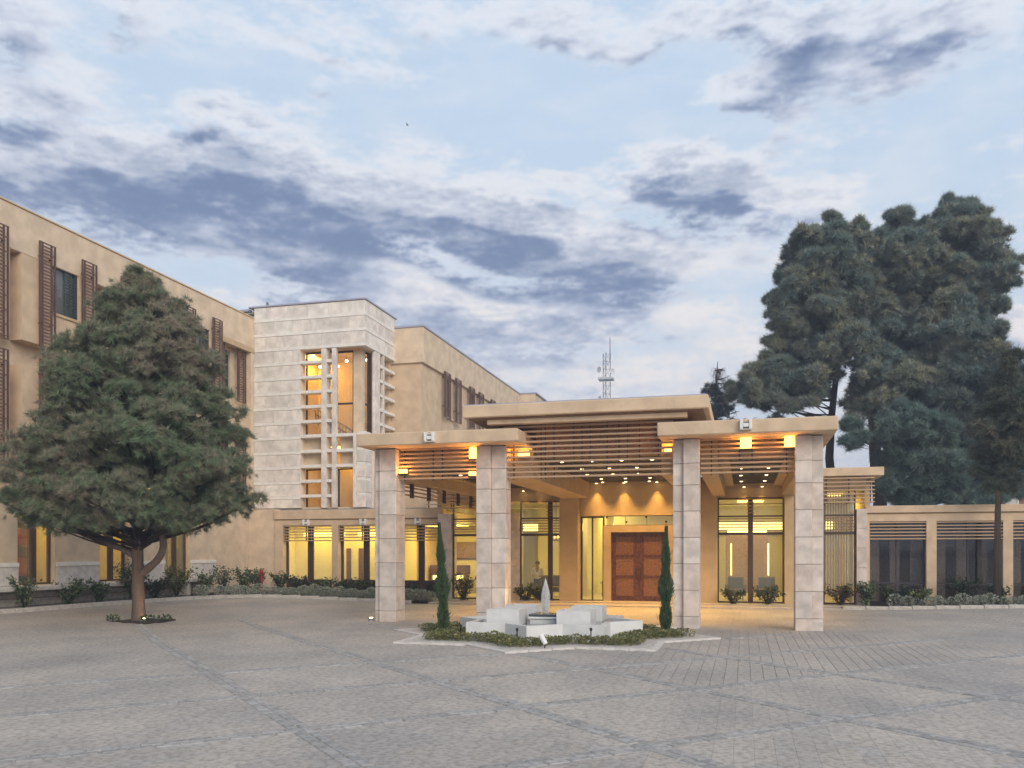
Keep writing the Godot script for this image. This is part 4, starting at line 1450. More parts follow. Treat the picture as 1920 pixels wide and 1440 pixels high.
	for x in [-0.65, 1.15]:
		box(t, "light_strip", x, x + 0.05, 1.0, 2.6, -44.98, -44.94, M.desk_glow)
	box(t, "soffit_light", -0.8, 1.1, 3.12, 3.3, -44.97, -44.9, M.desk_glow)

	# things inside
	for c in [[-8.9, -41.5], [-8.25, -40.3]]:
		var o := Vector3(c[0], 2.75, c[1])
		var ch := thing("chandelier", "branched amber chandelier in the lobby, " + ("left" if c[0] < -8.5 else "right") + " of the dark mullion", "chandelier", o)
		var st := new_st()
		st_tube(st, [Vector3(0, 1.85, 0), Vector3(0, 0.0, 0)], [0.012, 0.012], 5)
		for i in 8:
			var a := TAU * i / 8.0
			st_tube(st, [Vector3(0, 0.05, 0), Vector3(cos(a) * 0.18, -0.05, sin(a) * 0.18), Vector3(cos(a) * 0.33, 0.08, sin(a) * 0.33)], [0.012, 0.012, 0.012], 5)
		put(ch, "arms", st.commit(), M.bronze, o)
		for i in 8:
			var a := TAU * i / 8.0
			put(ch, "candle_bulb", lathe([Vector2(0.0, 0.0), Vector2(0.03, 0.03), Vector2(0.022, 0.09), Vector2(0.0, 0.13)], 8), M.sconce_glow, o + Vector3(cos(a) * 0.33, 0.08, sin(a) * 0.33))
	var pq := plan((1008.0 - 960.0) / 1620.0 * 37.6, 37.6)
	var pp := Vector3(pq.x, 0.12, pq.y)
	var person := thing("person", "person in a pale shirt and dark cap standing behind the lobby glass", "person", pp)
	var body := skin([
		[Vector3(-0.09, 0.05, 0.03), Vector3(-0.09, 0.46, 0.0), 0.05, 0.06], [Vector3(-0.09, 0.46, 0.0), Vector3(-0.08, 0.84, 0.0), 0.065, 0.085],
		[Vector3(0.09, 0.05, 0.03), Vector3(0.09, 0.46, 0.0), 0.05, 0.06], [Vector3(0.09, 0.46, 0.0), Vector3(0.08, 0.84, 0.0), 0.065, 0.085],
		[Vector3(-0.09, 0.035, 0.0), Vector3(-0.1, 0.03, 0.16), 0.04, 0.035], [Vector3(0.09, 0.035, 0.0), Vector3(0.1, 0.03, 0.16), 0.04, 0.035],
		[Vector3(0, 0.88, 0), Vector3(0, 1.08, 0), 0.14, 0.13], [Vector3(-0.07, 1.1, 0), Vector3(-0.13, 1.3, 0), 0.11, 0.075], [Vector3(0.07, 1.1, 0), Vector3(0.13, 1.3, 0), 0.11, 0.075], [Vector3(0, 1.1, 0), Vector3(0, 1.32, 0), 0.12, 0.09],
		[Vector3(-0.18, 1.3, 0), Vector3(-0.23, 1.05, 0.0), 0.055, 0.045], [Vector3(-0.23, 1.05, 0.0), Vector3(-0.12, 0.98, 0.2), 0.042, 0.032],
		[Vector3(0.18, 1.3, 0), Vector3(0.23, 1.05, 0.0), 0.055, 0.045], [Vector3(0.23, 1.05, 0.0), Vector3(0.12, 0.98, 0.2), 0.042, 0.032],
		[Vector3(0, 1.33, 0), Vector3(0, 1.43, 0.01), 0.05, 0.048], [Vector3(0, 1.47, 0.02), Vector3(0, 1.55, 0.0), 0.07, 0.088], [Vector3(0, 1.49, 0.09), Vector3(0, 1.52, 0.085), 0.014, 0.01]], 0.024, 0.03)
	put(person, "body", body, M.skin, pp)
	put(person, "shirt", skin([[Vector3(0, 0.92, 0), Vector3(0, 1.08, 0), 0.155, 0.145], [Vector3(-0.07, 1.1, 0), Vector3(-0.13, 1.3, 0), 0.125, 0.09], [Vector3(0.07, 1.1, 0), Vector3(0.13, 1.3, 0), 0.125, 0.09], [Vector3(-0.18, 1.3, 0), Vector3(-0.23, 1.07, 0.0), 0.07, 0.062], [Vector3(0.18, 1.3, 0), Vector3(0.23, 1.07, 0.0), 0.07, 0.062]], 0.026, 0.03), M.shirt, pp)
	put(person, "trousers", skin([[Vector3(-0.09, 0.1, 0.01), Vector3(-0.08, 0.86, 0.0), 0.075, 0.1], [Vector3(0.09, 0.1, 0.01), Vector3(0.08, 0.86, 0.0), 0.075, 0.1], [Vector3(0, 0.86, 0), Vector3(0, 0.92, 0), 0.15, 0.15]], 0.03, 0.03), M.trousers, pp)
	put(person, "cap", skin([[Vector3(0, 1.57, -0.01), Vector3(0, 1.585, 0.01), 0.095, 0.09], [Vector3(0, 1.565, 0.08), Vector3(0, 1.56, 0.15), 0.035, 0.02]], 0.016, 0.02), M.hair, pp)
	# lamp on a side table, beside the portal
	var tp := Vector3(-6.25, 0.12, -40.5)
	var st2 := thing("side_table", "small dark side table seen through the glass left of the portal", "table", tp)
	put(st2, "table_top", lathe([Vector2(0.0, 0.58), Vector2(0.32, 0.58), Vector2(0.33, 0.61), Vector2(0.0, 0.62)], 16), M.wood, tp)
	for i in 4:
		var a := TAU * (i + 0.5) / 4.0
		var sl := new_st()
		st_tube(sl, [Vector3(cos(a) * 0.26, 0, sin(a) * 0.26), Vector3(cos(a) * 0.2, 0.58, sin(a) * 0.2)], [0.018, 0.022], 6)
		put(st2, "leg", sl.commit(), M.wood, tp)
	var lp := tp + Vector3(0, 0.62, 0)
	var lamp := thing("table_lamp", "lit table lamp with a yellow shade left of the portal", "lamp", lp)
	put(lamp, "lamp_base", lathe([Vector2(0.0, 0.0), Vector2(0.1, 0.0), Vector2(0.09, 0.03), Vector2(0.03, 0.06), Vector2(0.06, 0.18), Vector2(0.02, 0.28), Vector2(0.02, 0.36), Vector2(0.0, 0.36)], 14), M.bronze, lp)
	put(lamp, "lamp_shade", lathe([Vector2(0.2, 0.34), Vector2(0.13, 0.66), Vector2(0.125, 0.66), Vector2(0.195, 0.34)], 18), M.desk_glow, lp)
	for c in [[-9.0, -38.6, "left"], [-6.2, -41.8, ""], [-8.35, -38.9, "right"], [-0.35, -38.3, "bay left"], [0.95, -38.5, "bay right"]]:
		var o := Vector3(c[0], 0.12, c[1])
		var label := "dark lobby armchair beside the side table" if c[2] == "" else "dark lobby armchair by the window, %s of the standing person" % c[2]
		if "bay" in c[2]:
			label = "dark lobby armchair behind the right bay's glass, %s half" % c[2].substr(4)
		var ac := thing("armchair", label, "armchair", o, "lobby armchairs")
		box(ac, "seat", o.x - 0.3, o.x + 0.3, 0.35, 0.58, o.z - 0.3, o.z + 0.3, M.fabric, 0.05)
		box(ac, "backrest", o.x - 0.34, o.x + 0.34, 0.59, 1.1, o.z - 0.42, o.z - 0.28, M.fabric, 0.06)
		for s in [-1.0, 1.0]:
			box(ac, "armrest", o.x + s * 0.38 - 0.06, o.x + s * 0.38 + 0.06, 0.3, 0.78, o.z - 0.3, o.z + 0.3, M.fabric, 0.04)
			for k in [-0.26, 0.26]:
				box(ac, "leg", o.x + s * 0.3 - 0.025, o.x + s * 0.3 + 0.025, 0.12, 0.34, o.z + k - 0.025, o.z + k + 0.025, M.wood)

# ------------------------------------------------------------------ dark gallery on the right
func right_colonnade() -> void:
	var t := thing("dark_gallery", "low tan gallery with dark windows under the big conifers on the right", "building", Vector3(10, 0, -37))
	var Z := -36.5
	var x1 := 19.4
	var bays := [[4.77, 6.83], [7.19, 9.5], [9.84, 12.15], [12.5, 14.8], [15.15, 17.4]]
	var holes := []
	for b in bays:
		holes.append([b[0], b[1], -0.1, 3.37])
	wall(t, "front_wall", 2, Z - 0.4, Z, 4.62, x1, -0.2, 3.66, holes, M.stucco)
	box(t, "fascia", 4.62, x1, 3.7, 3.98, Z - 0.45, Z + 0.1, M.stucco, 0.015)
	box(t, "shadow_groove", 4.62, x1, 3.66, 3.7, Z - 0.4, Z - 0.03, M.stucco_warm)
	box(t, "roof", 4.82, x1, 3.7, 3.9, -42.0, Z - 0.46, M.concrete)
	box(t, "back_wall", 4.82, x1, 0.0, 3.7, -42.0, -41.8, M.curtain)
	box(t, "room_floor", 4.82, x1, -0.1, 0.1, -41.8, Z - 0.41, M.concrete)
	for b in bays:
		var a: float = b[0]
		var c: float = b[1]
		var m := (a + c) * 0.5
		var g := Z - 0.28
		var fr := wall(t, "window_frame", 2, g - 0.1, g, a, c, 0.1, 3.37, [[a + 0.06, m - 0.03, 0.98, 3.3], [m + 0.03, c - 0.06, 0.98, 3.3], [a + 0.06, m - 0.03, 0.16, 0.92], [m + 0.03, c - 0.06, 0.16, 0.92]], M.dark_frame)
		box(fr, "pane", a + 0.06, m - 0.03, 0.16, 3.3, g - 0.06, g - 0.05, M.glass_dark)
		box(fr, "pane", m + 0.03, c - 0.06, 0.16, 3.3, g - 0.06, g - 0.05, M.glass_dark)
		for k in 3:
			var u := a + 0.1 + k * 0.75
			box(fr, "curtain", u, u + 0.36, 0.2, 3.3, g - 0.5, g - 0.45, M.curtain)
		for i in 6:
			var y := 2.66 + i * 0.128
			box(t, "slat", a + 0.002, c - 0.002, y, y + 0.05, Z - 0.13, Z - 0.03, M.louver, 0.006)
		for px in [m - 0.04]:
			box(t, "slat_bracket", px - 0.02, px + 0.02, 2.66, 3.37, Z - 0.2, Z - 0.135, M.bronze)

# ------------------------------------------------------------------ portico
func column(x0: float, x1: float, s0: float, s1: float, label: String) -> void:
	# a forward pier between x0 and x1 and a set-back pier between s0 and s1, laid in blocks
	var Z := -25.0
	var t := thing("portico_column", label, "column", Vector3((x0 + x1) * 0.5, 0, Z - 0.4), "stone columns of the portico")
	var ys := [0.0, 0.33, 1.08, 1.83, 2.58, 3.33, 4.07, 4.69, 5.38]
	for i in ys.size() - 1:
		var a: float = ys[i] + (0.004 if i else -0.02)
		var b: float = ys[i + 1] - 0.004
		box(t, "stone_block", x0, x1, a, b, Z - 0.75, Z + rng.randf_range(-0.004, 0.004), stone("pillar"), 0.012)
		var l0 := s0
		var l1 := s1
		if s1 <= x0 + 0.001:
			l1 = x0 - 0.003
		else:
			l0 = x1 + 0.003
		box(t, "stone_block", l0, l1, a, b, Z - 0.7, Z - 0.12 + rng.randf_range(-0.004, 0.004), stone("pillar"), 0.012)
	box(t, "core", minf(x0, s0) + 0.1, maxf(x1, s1) - 0.1, 0.0, 5.395, Z - 0.6, Z - 0.3, M.concrete)

func slat_screen(label: String, x0: float, x1: float, y0: float, n: int, gap: float, rods: Array, z := -25.3) -> void:
	var t := thing("slat_screen", label, "slat screen", Vector3((x0 + x1) * 0.5, y0, z), "slat screens between the portico columns")
	for i in n:
		var y := y0 + i * gap
		box(t, "slat", x0, x1, y, y + 0.055, z - 0.05, z + 0.05, M.louver, 0.008)
	for r in rods:
		box(t, "rod", r - 0.02, r + 0.02, y0 - 0.03, y0 + (n - 1) * gap + 0.1, z - 0.09, z - 0.052, M.bronze)

func uplight(at: Vector3, label: String, e: float) -> void:
	var u := thing("ground_uplight", label, "uplight", at, "ground uplights at the columns")
	put(u, "lamp_housing", lathe([Vector2(0.0, 0.0), Vector2(0.09, 0.0), Vector2(0.09, 0.05), Vector2(0.06, 0.08), Vector2(0.0, 0.08)], 14), M.grey_metal, at)
	put(u, "lamp_lens", lathe([Vector2(0.0, 0.081), Vector2(0.055, 0.081), Vector2(0.05, 0.095), Vector2(0.0, 0.098)], 14), M.bulb, at)
	spot(u, at + Vector3(0, 0.12, 0), Vector3(0.0, 1.0, -0.08), Color(1.0, 0.74, 0.4), e, 30.0, 0.05)

func sconce(at: Vector3, w: float, h: float, label: String, e: float) -> void:
	var s := thing("portico_sconce", label, "lamp", at, "amber box lamps under the portico roofs")
	box(s, "lamp_glass", at.x - w * 0.5, at.x + w * 0.5, at.y, at.y + h, at.z - 0.06, at.z + 0.06, M.sconce_glow, 0.01)
	box(s, "frame", at.x - w * 0.5 - 0.02, at.x + w * 0.5 + 0.02, at.y - 0.05, at.y - 0.002, at.z - 0.08, at.z + 0.08, M.bronze, 0.006)
	box(s, "back_plate", at.x - w * 0.5 - 0.02, at.x + w * 0.5 + 0.02, at.y - 0.05, at.y + h + 0.02, at.z - 0.11, at.z - 0.082, M.bronze, 0.006)
	omni(s, at + Vector3(0, h * 0.5, 0.0), Color(1.0, 0.68, 0.3), e, 0.08)

func portico() -> void:
	var t := thing("portico_roof", "stepped tan portico roof slabs over the entrance drive, the middle one highest", "portico", Vector3(-4.5, 5.4, -30))
	var B := -36.3
	box(t, "side_slab", -11.46, -6.36, 5.4, 5.78, B, -24.3, M.stucco, 0.025)
	box(t, "side_slab", -2.34, 2.41, 5.4, 5.78, B, -24.3, M.stucco, 0.025)
	box(t, "top_slab", -8.15, -0.95, 6.18, 6.55, B, -24.6, M.stucco, 0.025)
	box(t, "top_coping", -8.12, -0.98, 6.55, 6.58, B, -24.64, M.coping)
	box(t, "drum", -7.5, -1.5, 5.79, 6.175, B + 0.3, -26.3, M.timber)
	box(t, "drum_soffit", -8.0, -1.1, 6.14, 6.178, B + 0.3, -24.75, M.timber)
	box(t, "front_beam", -7.45, -1.55, 5.99, 6.138, -25.15, -24.85, M.stucco, 0.01)
	# long beams
	for b in [[-10.95, -10.4, 4.42], [-7.4, -6.25, 4.42], [-2.35, -1.8, 4.42], [-1.22, -0.72, 4.42], [1.45, 1.95, 4.42]]:
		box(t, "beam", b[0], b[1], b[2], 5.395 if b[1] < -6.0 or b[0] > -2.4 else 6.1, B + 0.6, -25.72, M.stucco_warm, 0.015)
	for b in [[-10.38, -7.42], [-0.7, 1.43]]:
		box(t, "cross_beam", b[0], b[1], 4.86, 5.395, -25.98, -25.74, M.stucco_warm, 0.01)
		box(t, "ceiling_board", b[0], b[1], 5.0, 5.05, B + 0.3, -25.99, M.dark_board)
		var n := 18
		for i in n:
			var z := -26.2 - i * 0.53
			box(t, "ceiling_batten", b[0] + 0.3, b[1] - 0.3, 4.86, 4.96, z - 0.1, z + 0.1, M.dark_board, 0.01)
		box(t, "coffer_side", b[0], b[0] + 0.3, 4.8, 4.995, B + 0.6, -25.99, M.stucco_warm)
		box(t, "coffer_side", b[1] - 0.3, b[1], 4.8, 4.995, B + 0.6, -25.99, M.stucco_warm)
	box(t, "cross_beam", -6.23, -2.37, 5.06, 6.13, -26.25, -26.0, M.timber, 0.01)
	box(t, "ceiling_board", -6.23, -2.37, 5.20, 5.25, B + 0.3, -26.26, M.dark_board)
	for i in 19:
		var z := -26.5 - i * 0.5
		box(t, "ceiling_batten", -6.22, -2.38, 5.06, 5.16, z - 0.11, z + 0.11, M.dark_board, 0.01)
	# columns
	column(-11.01, -10.45, -11.2, -11.01, "stone portico column nearest the lit gallery, leftmost of four")
	column(-7.84, -7.39, -7.39, -6.94, "stone portico column rising behind the fountain's left side, second from left")
	column(-1.67, -1.22, -1.97, -1.67, "stone portico column between the double door and the right bay, third from left")
	column(1.36, 1.80, 1.80, 2.1, "stone portico column nearest the dark gallery, rightmost of four")
	# slat screens
	slat_screen("wide screen of eleven tan slats hanging over the entrance drive", -7.05, -1.98, 4.40, 11, 0.152, [-5.9, -5.77, -5.5, -4.9, -4.65, -4.4, -3.9, -3.55, -3.3, -2.95, -2.4, -6.75])
	slat_screen("tan slat screen between the two left portico columns", -10.42, -7.88, 4.43, 8, 0.13, [-10.3, -9.35, -9.05, -7.98])
	slat_screen("tan slat screen between the two right portico columns", -1.2, 1.33, 4.40, 8, 0.135, [-0.9, -0.12, 0.22, 1.15])
	var side := thing("side_slat_screen", "tan slats with dark paired posts running back along the portico's left edge", "slat screen", Vector3(-10.7, 4.1, -30.5))
	for i in 4:
		var y := 4.02 + i * 0.13
		box(side, "slat", -10.74, -10.66, y, y + 0.05, -35.6, -25.75, M.louver, 0.008)
	for i in 6:
		var z := -26.8 - i * 1.6
		for s in [-0.09, 0.09]:
			box(side, "post", -10.66, -10.6, 3.95, 4.5, z + s - 0.03, z + s + 0.03, M.bronze)
	box(side, "hanger", -10.74, -10.66, 4.42, 4.48, -35.6, -25.75, M.bronze)
	# floodlights and lamps
	floodlight(Vector3(-9.05, 5.47, -24.3), "white floodlight on the left portico slab")
	floodlight(Vector3(0.05, 5.5, -24.3), "white floodlight on the right portico slab")
	sconce(Vector3(0.05, 5.08, -25.18), 0.3, 0.3, "amber box lamp in the middle of the right portico bay", 0.5)
	sconce(Vector3(1.22, 5.08, -25.18), 0.26, 0.3, "amber box lamp beside the rightmost portico column", 0.45)
	sconce(Vector3(-8.0, 5.02, -25.2), 0.22, 0.34, "amber box lamp left of the second portico column, just under the slab", 0.5)
	sconce(Vector3(-8.02, 4.5, -25.2), 0.2, 0.13, "low amber strip lamp left of the second portico column", 0.3)
	sconce(Vector3(-10.27, 4.62, -25.15), 0.24, 0.13, "low amber strip lamp right of the leftmost portico column", 0.45)
	sconce(Vector3(-6.5, 5.1, -25.6), 0.35, 0.16, "amber box lamp behind the slats, right of the second portico column", 0.4)
	sconce(Vector3(-2.15, 5.1, -25.6), 0.2, 0.14, "amber box lamp behind the slats, left of the third portico column", 0.4)
	uplight(Vector3(-11.42, 0.0, -25.3), "lit ground uplight at the foot of the leftmost portico column", 2.4)
	uplight(Vector3(-6.72, 0.0, -25.1), "lit ground uplight right of the second portico column", 2.0)
	uplight(Vector3(-2.2, 0.0, -25.2), "lit ground uplight left of the third portico column", 2.0)
	var rows := [-27.0, -29.4, -31.6, -33.6, -35.2]
	for j in rows.size():
		for i in 4:
			downlight(Vector3(-5.6 + i * 0.95 + (0.2 if j % 2 else 0.0), 5.04, rows[j]), "downlight in the middle portico bay, %s row, %s from the left" % [ORD[j], ORD[i]], 3.9)
	for j in 3:
		for i in 2:
			downlight(Vector3(-0.1 + i * 0.85, 4.84, -28.5 - j * 2.6), "small round downlight in the right portico bay, %s row, %s of its pair" % [ORD[j], ["left", "right"][i]], 4.2, 46.0, "downlights in the right portico bay")
			downlight(Vector3(-9.5 + i * 1.1, 4.84, -28.5 - j * 2.6), "small round downlight in the left portico bay, %s row, %s of its pair" % [ORD[j], ["left", "right"][i]], 4.2, 46.0, "downlights in the left portico bay")
	for x in [-5.95, -4.8, -3.45]:
		downlight(Vector3(x, 5.04, -35.72), "small round downlight washing the wall over the entrance doors, %s of three" % {-5.95: "left", -4.8: "middle", -3.45: "right"}[x], 3.0, 34.0, "wall-washing downlights over the doors")
	for x in [-9.1, -8.4, 0.0, 0.7]:
		downlight(Vector3(x, 4.78, -35.75), "small round downlight washing the wall over the %s lobby glazing, %s of its pair" % ["left" if x < -5.0 else "right", "left" if x in [-9.1, 0.0] else "right"], 1.2, 38.0, "wall-washing downlights over the glazing")

# ------------------------------------------------------------------ fountain
func fountain() -> void:
	var c := Vector3(FC.x, 0, FC.y)
	var t := thing("fountain", "white marble star-shaped fountain with a single water jet in the plaza", "fountain", c)
	var outer := star(2.45)
	var inner := star(2.26)
	for i in 16:
		var j := (i + 1) % 16
		var poly := PackedVector2Array([outer[i] - FC, outer[j] - FC, inner[j] - FC, inner[i] - FC])
		put(t, "marble_slab", prism(poly, -0.02, 0.42), stone("marble"), c)
	var wst := star(2.262)
	for i in 16:
		wst[i] -= FC
	put(t, "basin_floor", prism(wst, -0.02, 0.1), M.marble_1, c)
	var w2 := star(2.25)
	for i in 16:
		w2[i] -= FC
	put(t, "water", prism(w2, 0.101, 0.34), M.water, c)
	# four corner boxes and the middle stand
	for q in [[-1, 1], [1, 1], [-1, -1], [1, -1]]:
		var x: float = c.x + q[0] * 0.9
		var z: float = c.z + q[1] * 0.9
		var bx := wall(t, "marble_box", 2, z - 0.42, z - 0.36, x - 0.42, x + 0.42, 0.1, 0.72, [], M.marble_0)
		wall(bx, "marble_side", 2, z + 0.36, z + 0.42, x - 0.42, x + 0.42, 0.1, 0.72, [], stone("marble"))
		wall(bx, "marble_side", 0, x - 0.42, x - 0.36, z - 0.36, z + 0.36, 0.1, 0.72, [], stone("marble"))
		wall(bx, "marble_side", 0, x + 0.36, x + 0.42, z - 0.36, z + 0.36, 0.1, 0.72, [], stone("marble"))
		box(bx, "water", x - 0.36, x + 0.36, 0.1, 0.6, z - 0.36, z + 0.36, M.water)
	box(t, "stand", c.x - 0.34, c.x + 0.34, 0.1, 0.46, c.z + 0.1, c.z + 0.78, M.marble_1, 0.015)
	box(t, "stand_cap", c.x - 0.37, c.x + 0.37, 0.462, 0.52, c.z + 0.07, c.z + 0.81, M.marble_2, 0.01)
	box(t, "dark_slab", c.x - 0.36, c.x + 0.36, 0.522, 0.585, c.z + 0.08, c.z + 0.80, M.slab_dark, 0.01)
	for q in [[-0.42, -0.3], [0.3, 0.42]]:
		box(t, "marble_wing", c.x + q[0], c.x + q[1], 0.1, 0.6, c.z - 0.3, c.z + 0.3, M.marble_1, 0.01)
	# the jet: a slim rising plume of drops round a denser core
	var jo := c + Vector3(0, 0.585, 0.42)
	var jet := Node3D.new()
	jet.name = "water_jet"
	t.add_child(jet)
	jet.position = jo - c
	org[jet] = jo
	var core := []
	for i in 15:
		var k := i / 14.0
		core.append(Vector2(maxf(0.001, (0.02 + 0.03 * sin(k * 3.0)) * (1.0 - pow(k, 3.0))), k * 0.86))
	put(jet, "jet_core", lathe(core, 14), M.spray, jo)
	var sp := SphereMesh.new()
	sp.radius = 0.5
	sp.height = 1.0
	sp.radial_segments = 6
	sp.rings = 3
	var xf := []
	for i in 9000:
		var k := pow(rng.randf(), 0.9)
		var rr := (0.055 + 0.06 * sin(k * 2.6)) * (1.0 - pow(k, 2.6)) * pow(rng.randf(), 0.62) * 1.25
		var a := rng.randf() * TAU
		var s := rng.randf_range(0.0025, 0.0065)
		xf.append(Transform3D(Basis.from_scale(Vector3(s, s * rng.randf_range(1.5, 6.0), s)), jo + Vector3(cos(a) * rr, k * 0.9, sin(a) * rr)))
	multi(jet, "spray_drops", sp, M.white_paint, xf, [], true)

	# bed with white kerb round the fountain
	var kb := structure(Node3D.new()) as Node3D
	kb.name = "kerb_fountain"
	add_child(kb)
	org[kb] = Vector3.ZERO
	var ko := star(4.4)
	var ki := star(4.2)
	for i in 16:
		var j := (i + 1) % 16
		for h in 3:
			var a0 := ko[i].lerp(ko[j], h / 3.0 + 0.004)
			var a1 := ko[i].lerp(ko[j], (h + 1) / 3.0 - 0.004)
			var b0 := ki[i].lerp(ki[j], h / 3.0 + 0.004)
			var b1 := ki[i].lerp(ki[j], (h + 1) / 3.0 - 0.004)
			put(kb, "kerbstone", prism(PackedVector2Array([a0, a1, b1, b0]), -0.05, 0.035), M.white_stone)
	structure(put(self, "fountain_bed", prism(star(4.2), -0.05, 0.03), M.kerb_stone))
	var hedge := thing("box_hedge", "low olive-green box hedge growing round the marble fountain", "hedge", c)
	var variants := []
	for i in 4:
		variants.append(bush_mesh(0.2, 0.17, 170, 0.045, [Color(0.14, 0.155, 0.05), Color(0.28, 0.24, 0.085), Color(0.10, 0.12, 0.04)], 100 + i))
	for ring in [[3.5, 92], [3.2, 84], [2.95, 78]]:
		var pts := star(ring[0])
		for n in ring[1]:
			var u: float = n * 16.0 / ring[1]
			var i := int(u) % 16
			var p := pts[i].lerp(pts[(i + 1) % 16], u - floorf(u)) + Vector2(rng.randf_range(-0.06, 0.06), rng.randf_range(-0.06, 0.06))
			if p.y < FC.y - 1.6:
				continue
			var b := put(hedge, "bush", variants[rng.randi() % 4], M.leaf, Vector3(p.x, 0.03, p.y))
			b.rotation.y = rng.randf() * TAU
			b.scale = Vector3.ONE * rng.randf_range(0.8, 1.15)
	for q in [[0.62, 3.5, 0.5, "white garden spotlight leaning in the hedge before the fountain"]]:
		var o := Vector3(c.x + q[0], 0.03, c.z + q[1])
		var s := thing("garden_spotlight", q[3], "spotlight", o)
		var can := put(s, "lamp_can", lathe([Vector2(0.0, 0.0), Vector2(0.055, 0.0), Vector2(0.06, 0.22), Vector2(0.045, 0.24), Vector2(0.0, 0.24)], 12), M.white_paint, o + Vector3(0.08, 0.1, 0))
		can.rotation.z = 0.5
		var stk := new_st()
		st_tube(stk, [Vector3(0.06, 0, 0), Vector3(0.07, 0.14, 0)], [0.012, 0.012], 6)
		put(s, "stake", stk.commit(), M.black, o)
	for q in [[-1.75, 2.1, "left"], [-0.15, 2.75, "middle"], [1.5, 2.25, "right"]]:
		var o := Vector3(c.x + q[0], 0.03, c.z + q[1])
		var s := thing("stake_light", "short dark stake light against the fountain's %s front slab" % q[2], "stake light", o)
		var stk := new_st()
		st_tube(stk, [Vector3(0, 0, 0), Vector3(0, 0.3, 0)], [0.014, 0.014], 6)
		put(s, "stake", stk.commit(), M.black, o)
		put(s, "lamp_head", lathe([Vector2(0.0, 0.3), Vector2(0.03, 0.3), Vector2(0.035, 0.36), Vector2(0.0, 0.38)], 8), M.black, o)

# ------------------------------------------------------------------ plants
func bush_mesh(r: float, h: float, n: int, leaf: float, cols: Array, sd: int, hollow := 0.35) -> Mesh:
	var g := RandomNumberGenerator.new()
	g.seed = sd
	var st := new_st()
	for i in n:
		var a := g.randf() * TAU
		var v := g.randf()
		var rad := r * sqrt(lerpf(hollow, 1.0, g.randf())) * sqrt(maxf(0.05, 1.0 - pow(absf(v * 2.0 - 0.9), 2.2)))
		var p := Vector3(cos(a) * rad, h * (0.04 + 0.96 * v), sin(a) * rad)
		var dir := (Vector3(cos(a), 0.5 + g.randf_range(-0.6, 0.9), sin(a))).normalized()
		var sd2 := dir.cross(Vector3(g.randf_range(-1, 1), 1, g.randf_range(-1, 1))).normalized()
		var L := leaf * g.randf_range(0.7, 1.3)
		var W := L * g.randf_range(0.25, 0.4)
		var c: Color = cols[g.randi() % cols.size()]
		var k := g.randf_range(0.75, 1.25)
		st.set_color(Color(c.r * k, c.g * k, c.b * k))
		var out := dir.cross(sd2)
		quad(st, p, p + dir * L * 0.55 + sd2 * W, p + dir * L, p + dir * L * 0.55 - sd2 * W, out)
	return st.commit()

# a loose shrub: a few stems, leaves gathered along them
func shrub_mesh(h: float, spread: float, stems: int, per: int, leaf: float, cols: Array, sd: int) -> Mesh:
	var g := RandomNumberGenerator.new()
	g.seed = sd
	var st := new_st()
	for s in stems:
		var a := g.randf() * TAU
		var tip := Vector3(cos(a) * spread * g.randf_range(0.3, 1.0), h * g.randf_range(0.6, 1.0), sin(a) * spread * g.randf_range(0.3, 1.0))
		var mid := tip * 0.5 + Vector3(g.randf_range(-0.1, 0.1), h * 0.12, g.randf_range(-0.1, 0.1))
		st.set_color(Color(0.06, 0.045, 0.03))
		st_tube(st, [Vector3.ZERO, mid, tip], [0.012, 0.009, 0.004], 4)
		for i in per:
			var t := pow(g.randf(), 0.7)
			var p := (Vector3.ZERO.lerp(mid, t * 2.0) if t < 0.5 else mid.lerp(tip, t * 2.0 - 1.0)) + Vector3(g.randf_range(-1, 1), g.randf_range(-0.7, 1), g.randf_range(-1, 1)) * 0.13 * h
			p.y = maxf(p.y, 0.02)
			var dir := Vector3(g.randf_range(-1, 1), g.randf_range(-0.3, 1.0), g.randf_range(-1, 1)).normalized()
			var sd2 := dir.cross(Vector3(g.randf_range(-1, 1), 1, g.randf_range(-1, 1))).normalized()
			var L := leaf * g.randf_range(0.6, 1.3)
			var W := L * 0.36
			var c: Color = cols[g.randi() % cols.size()]
			var k := g.randf_range(0.7, 1.3)
			st.set_color(Color(c.r * k, c.g * k, c.b * k))
			quad(st, p, p + dir * L * 0.5 + sd2 * W, p + dir * L, p + dir * L * 0.5 - sd2 * W, dir.cross(sd2))
	return st.commit()

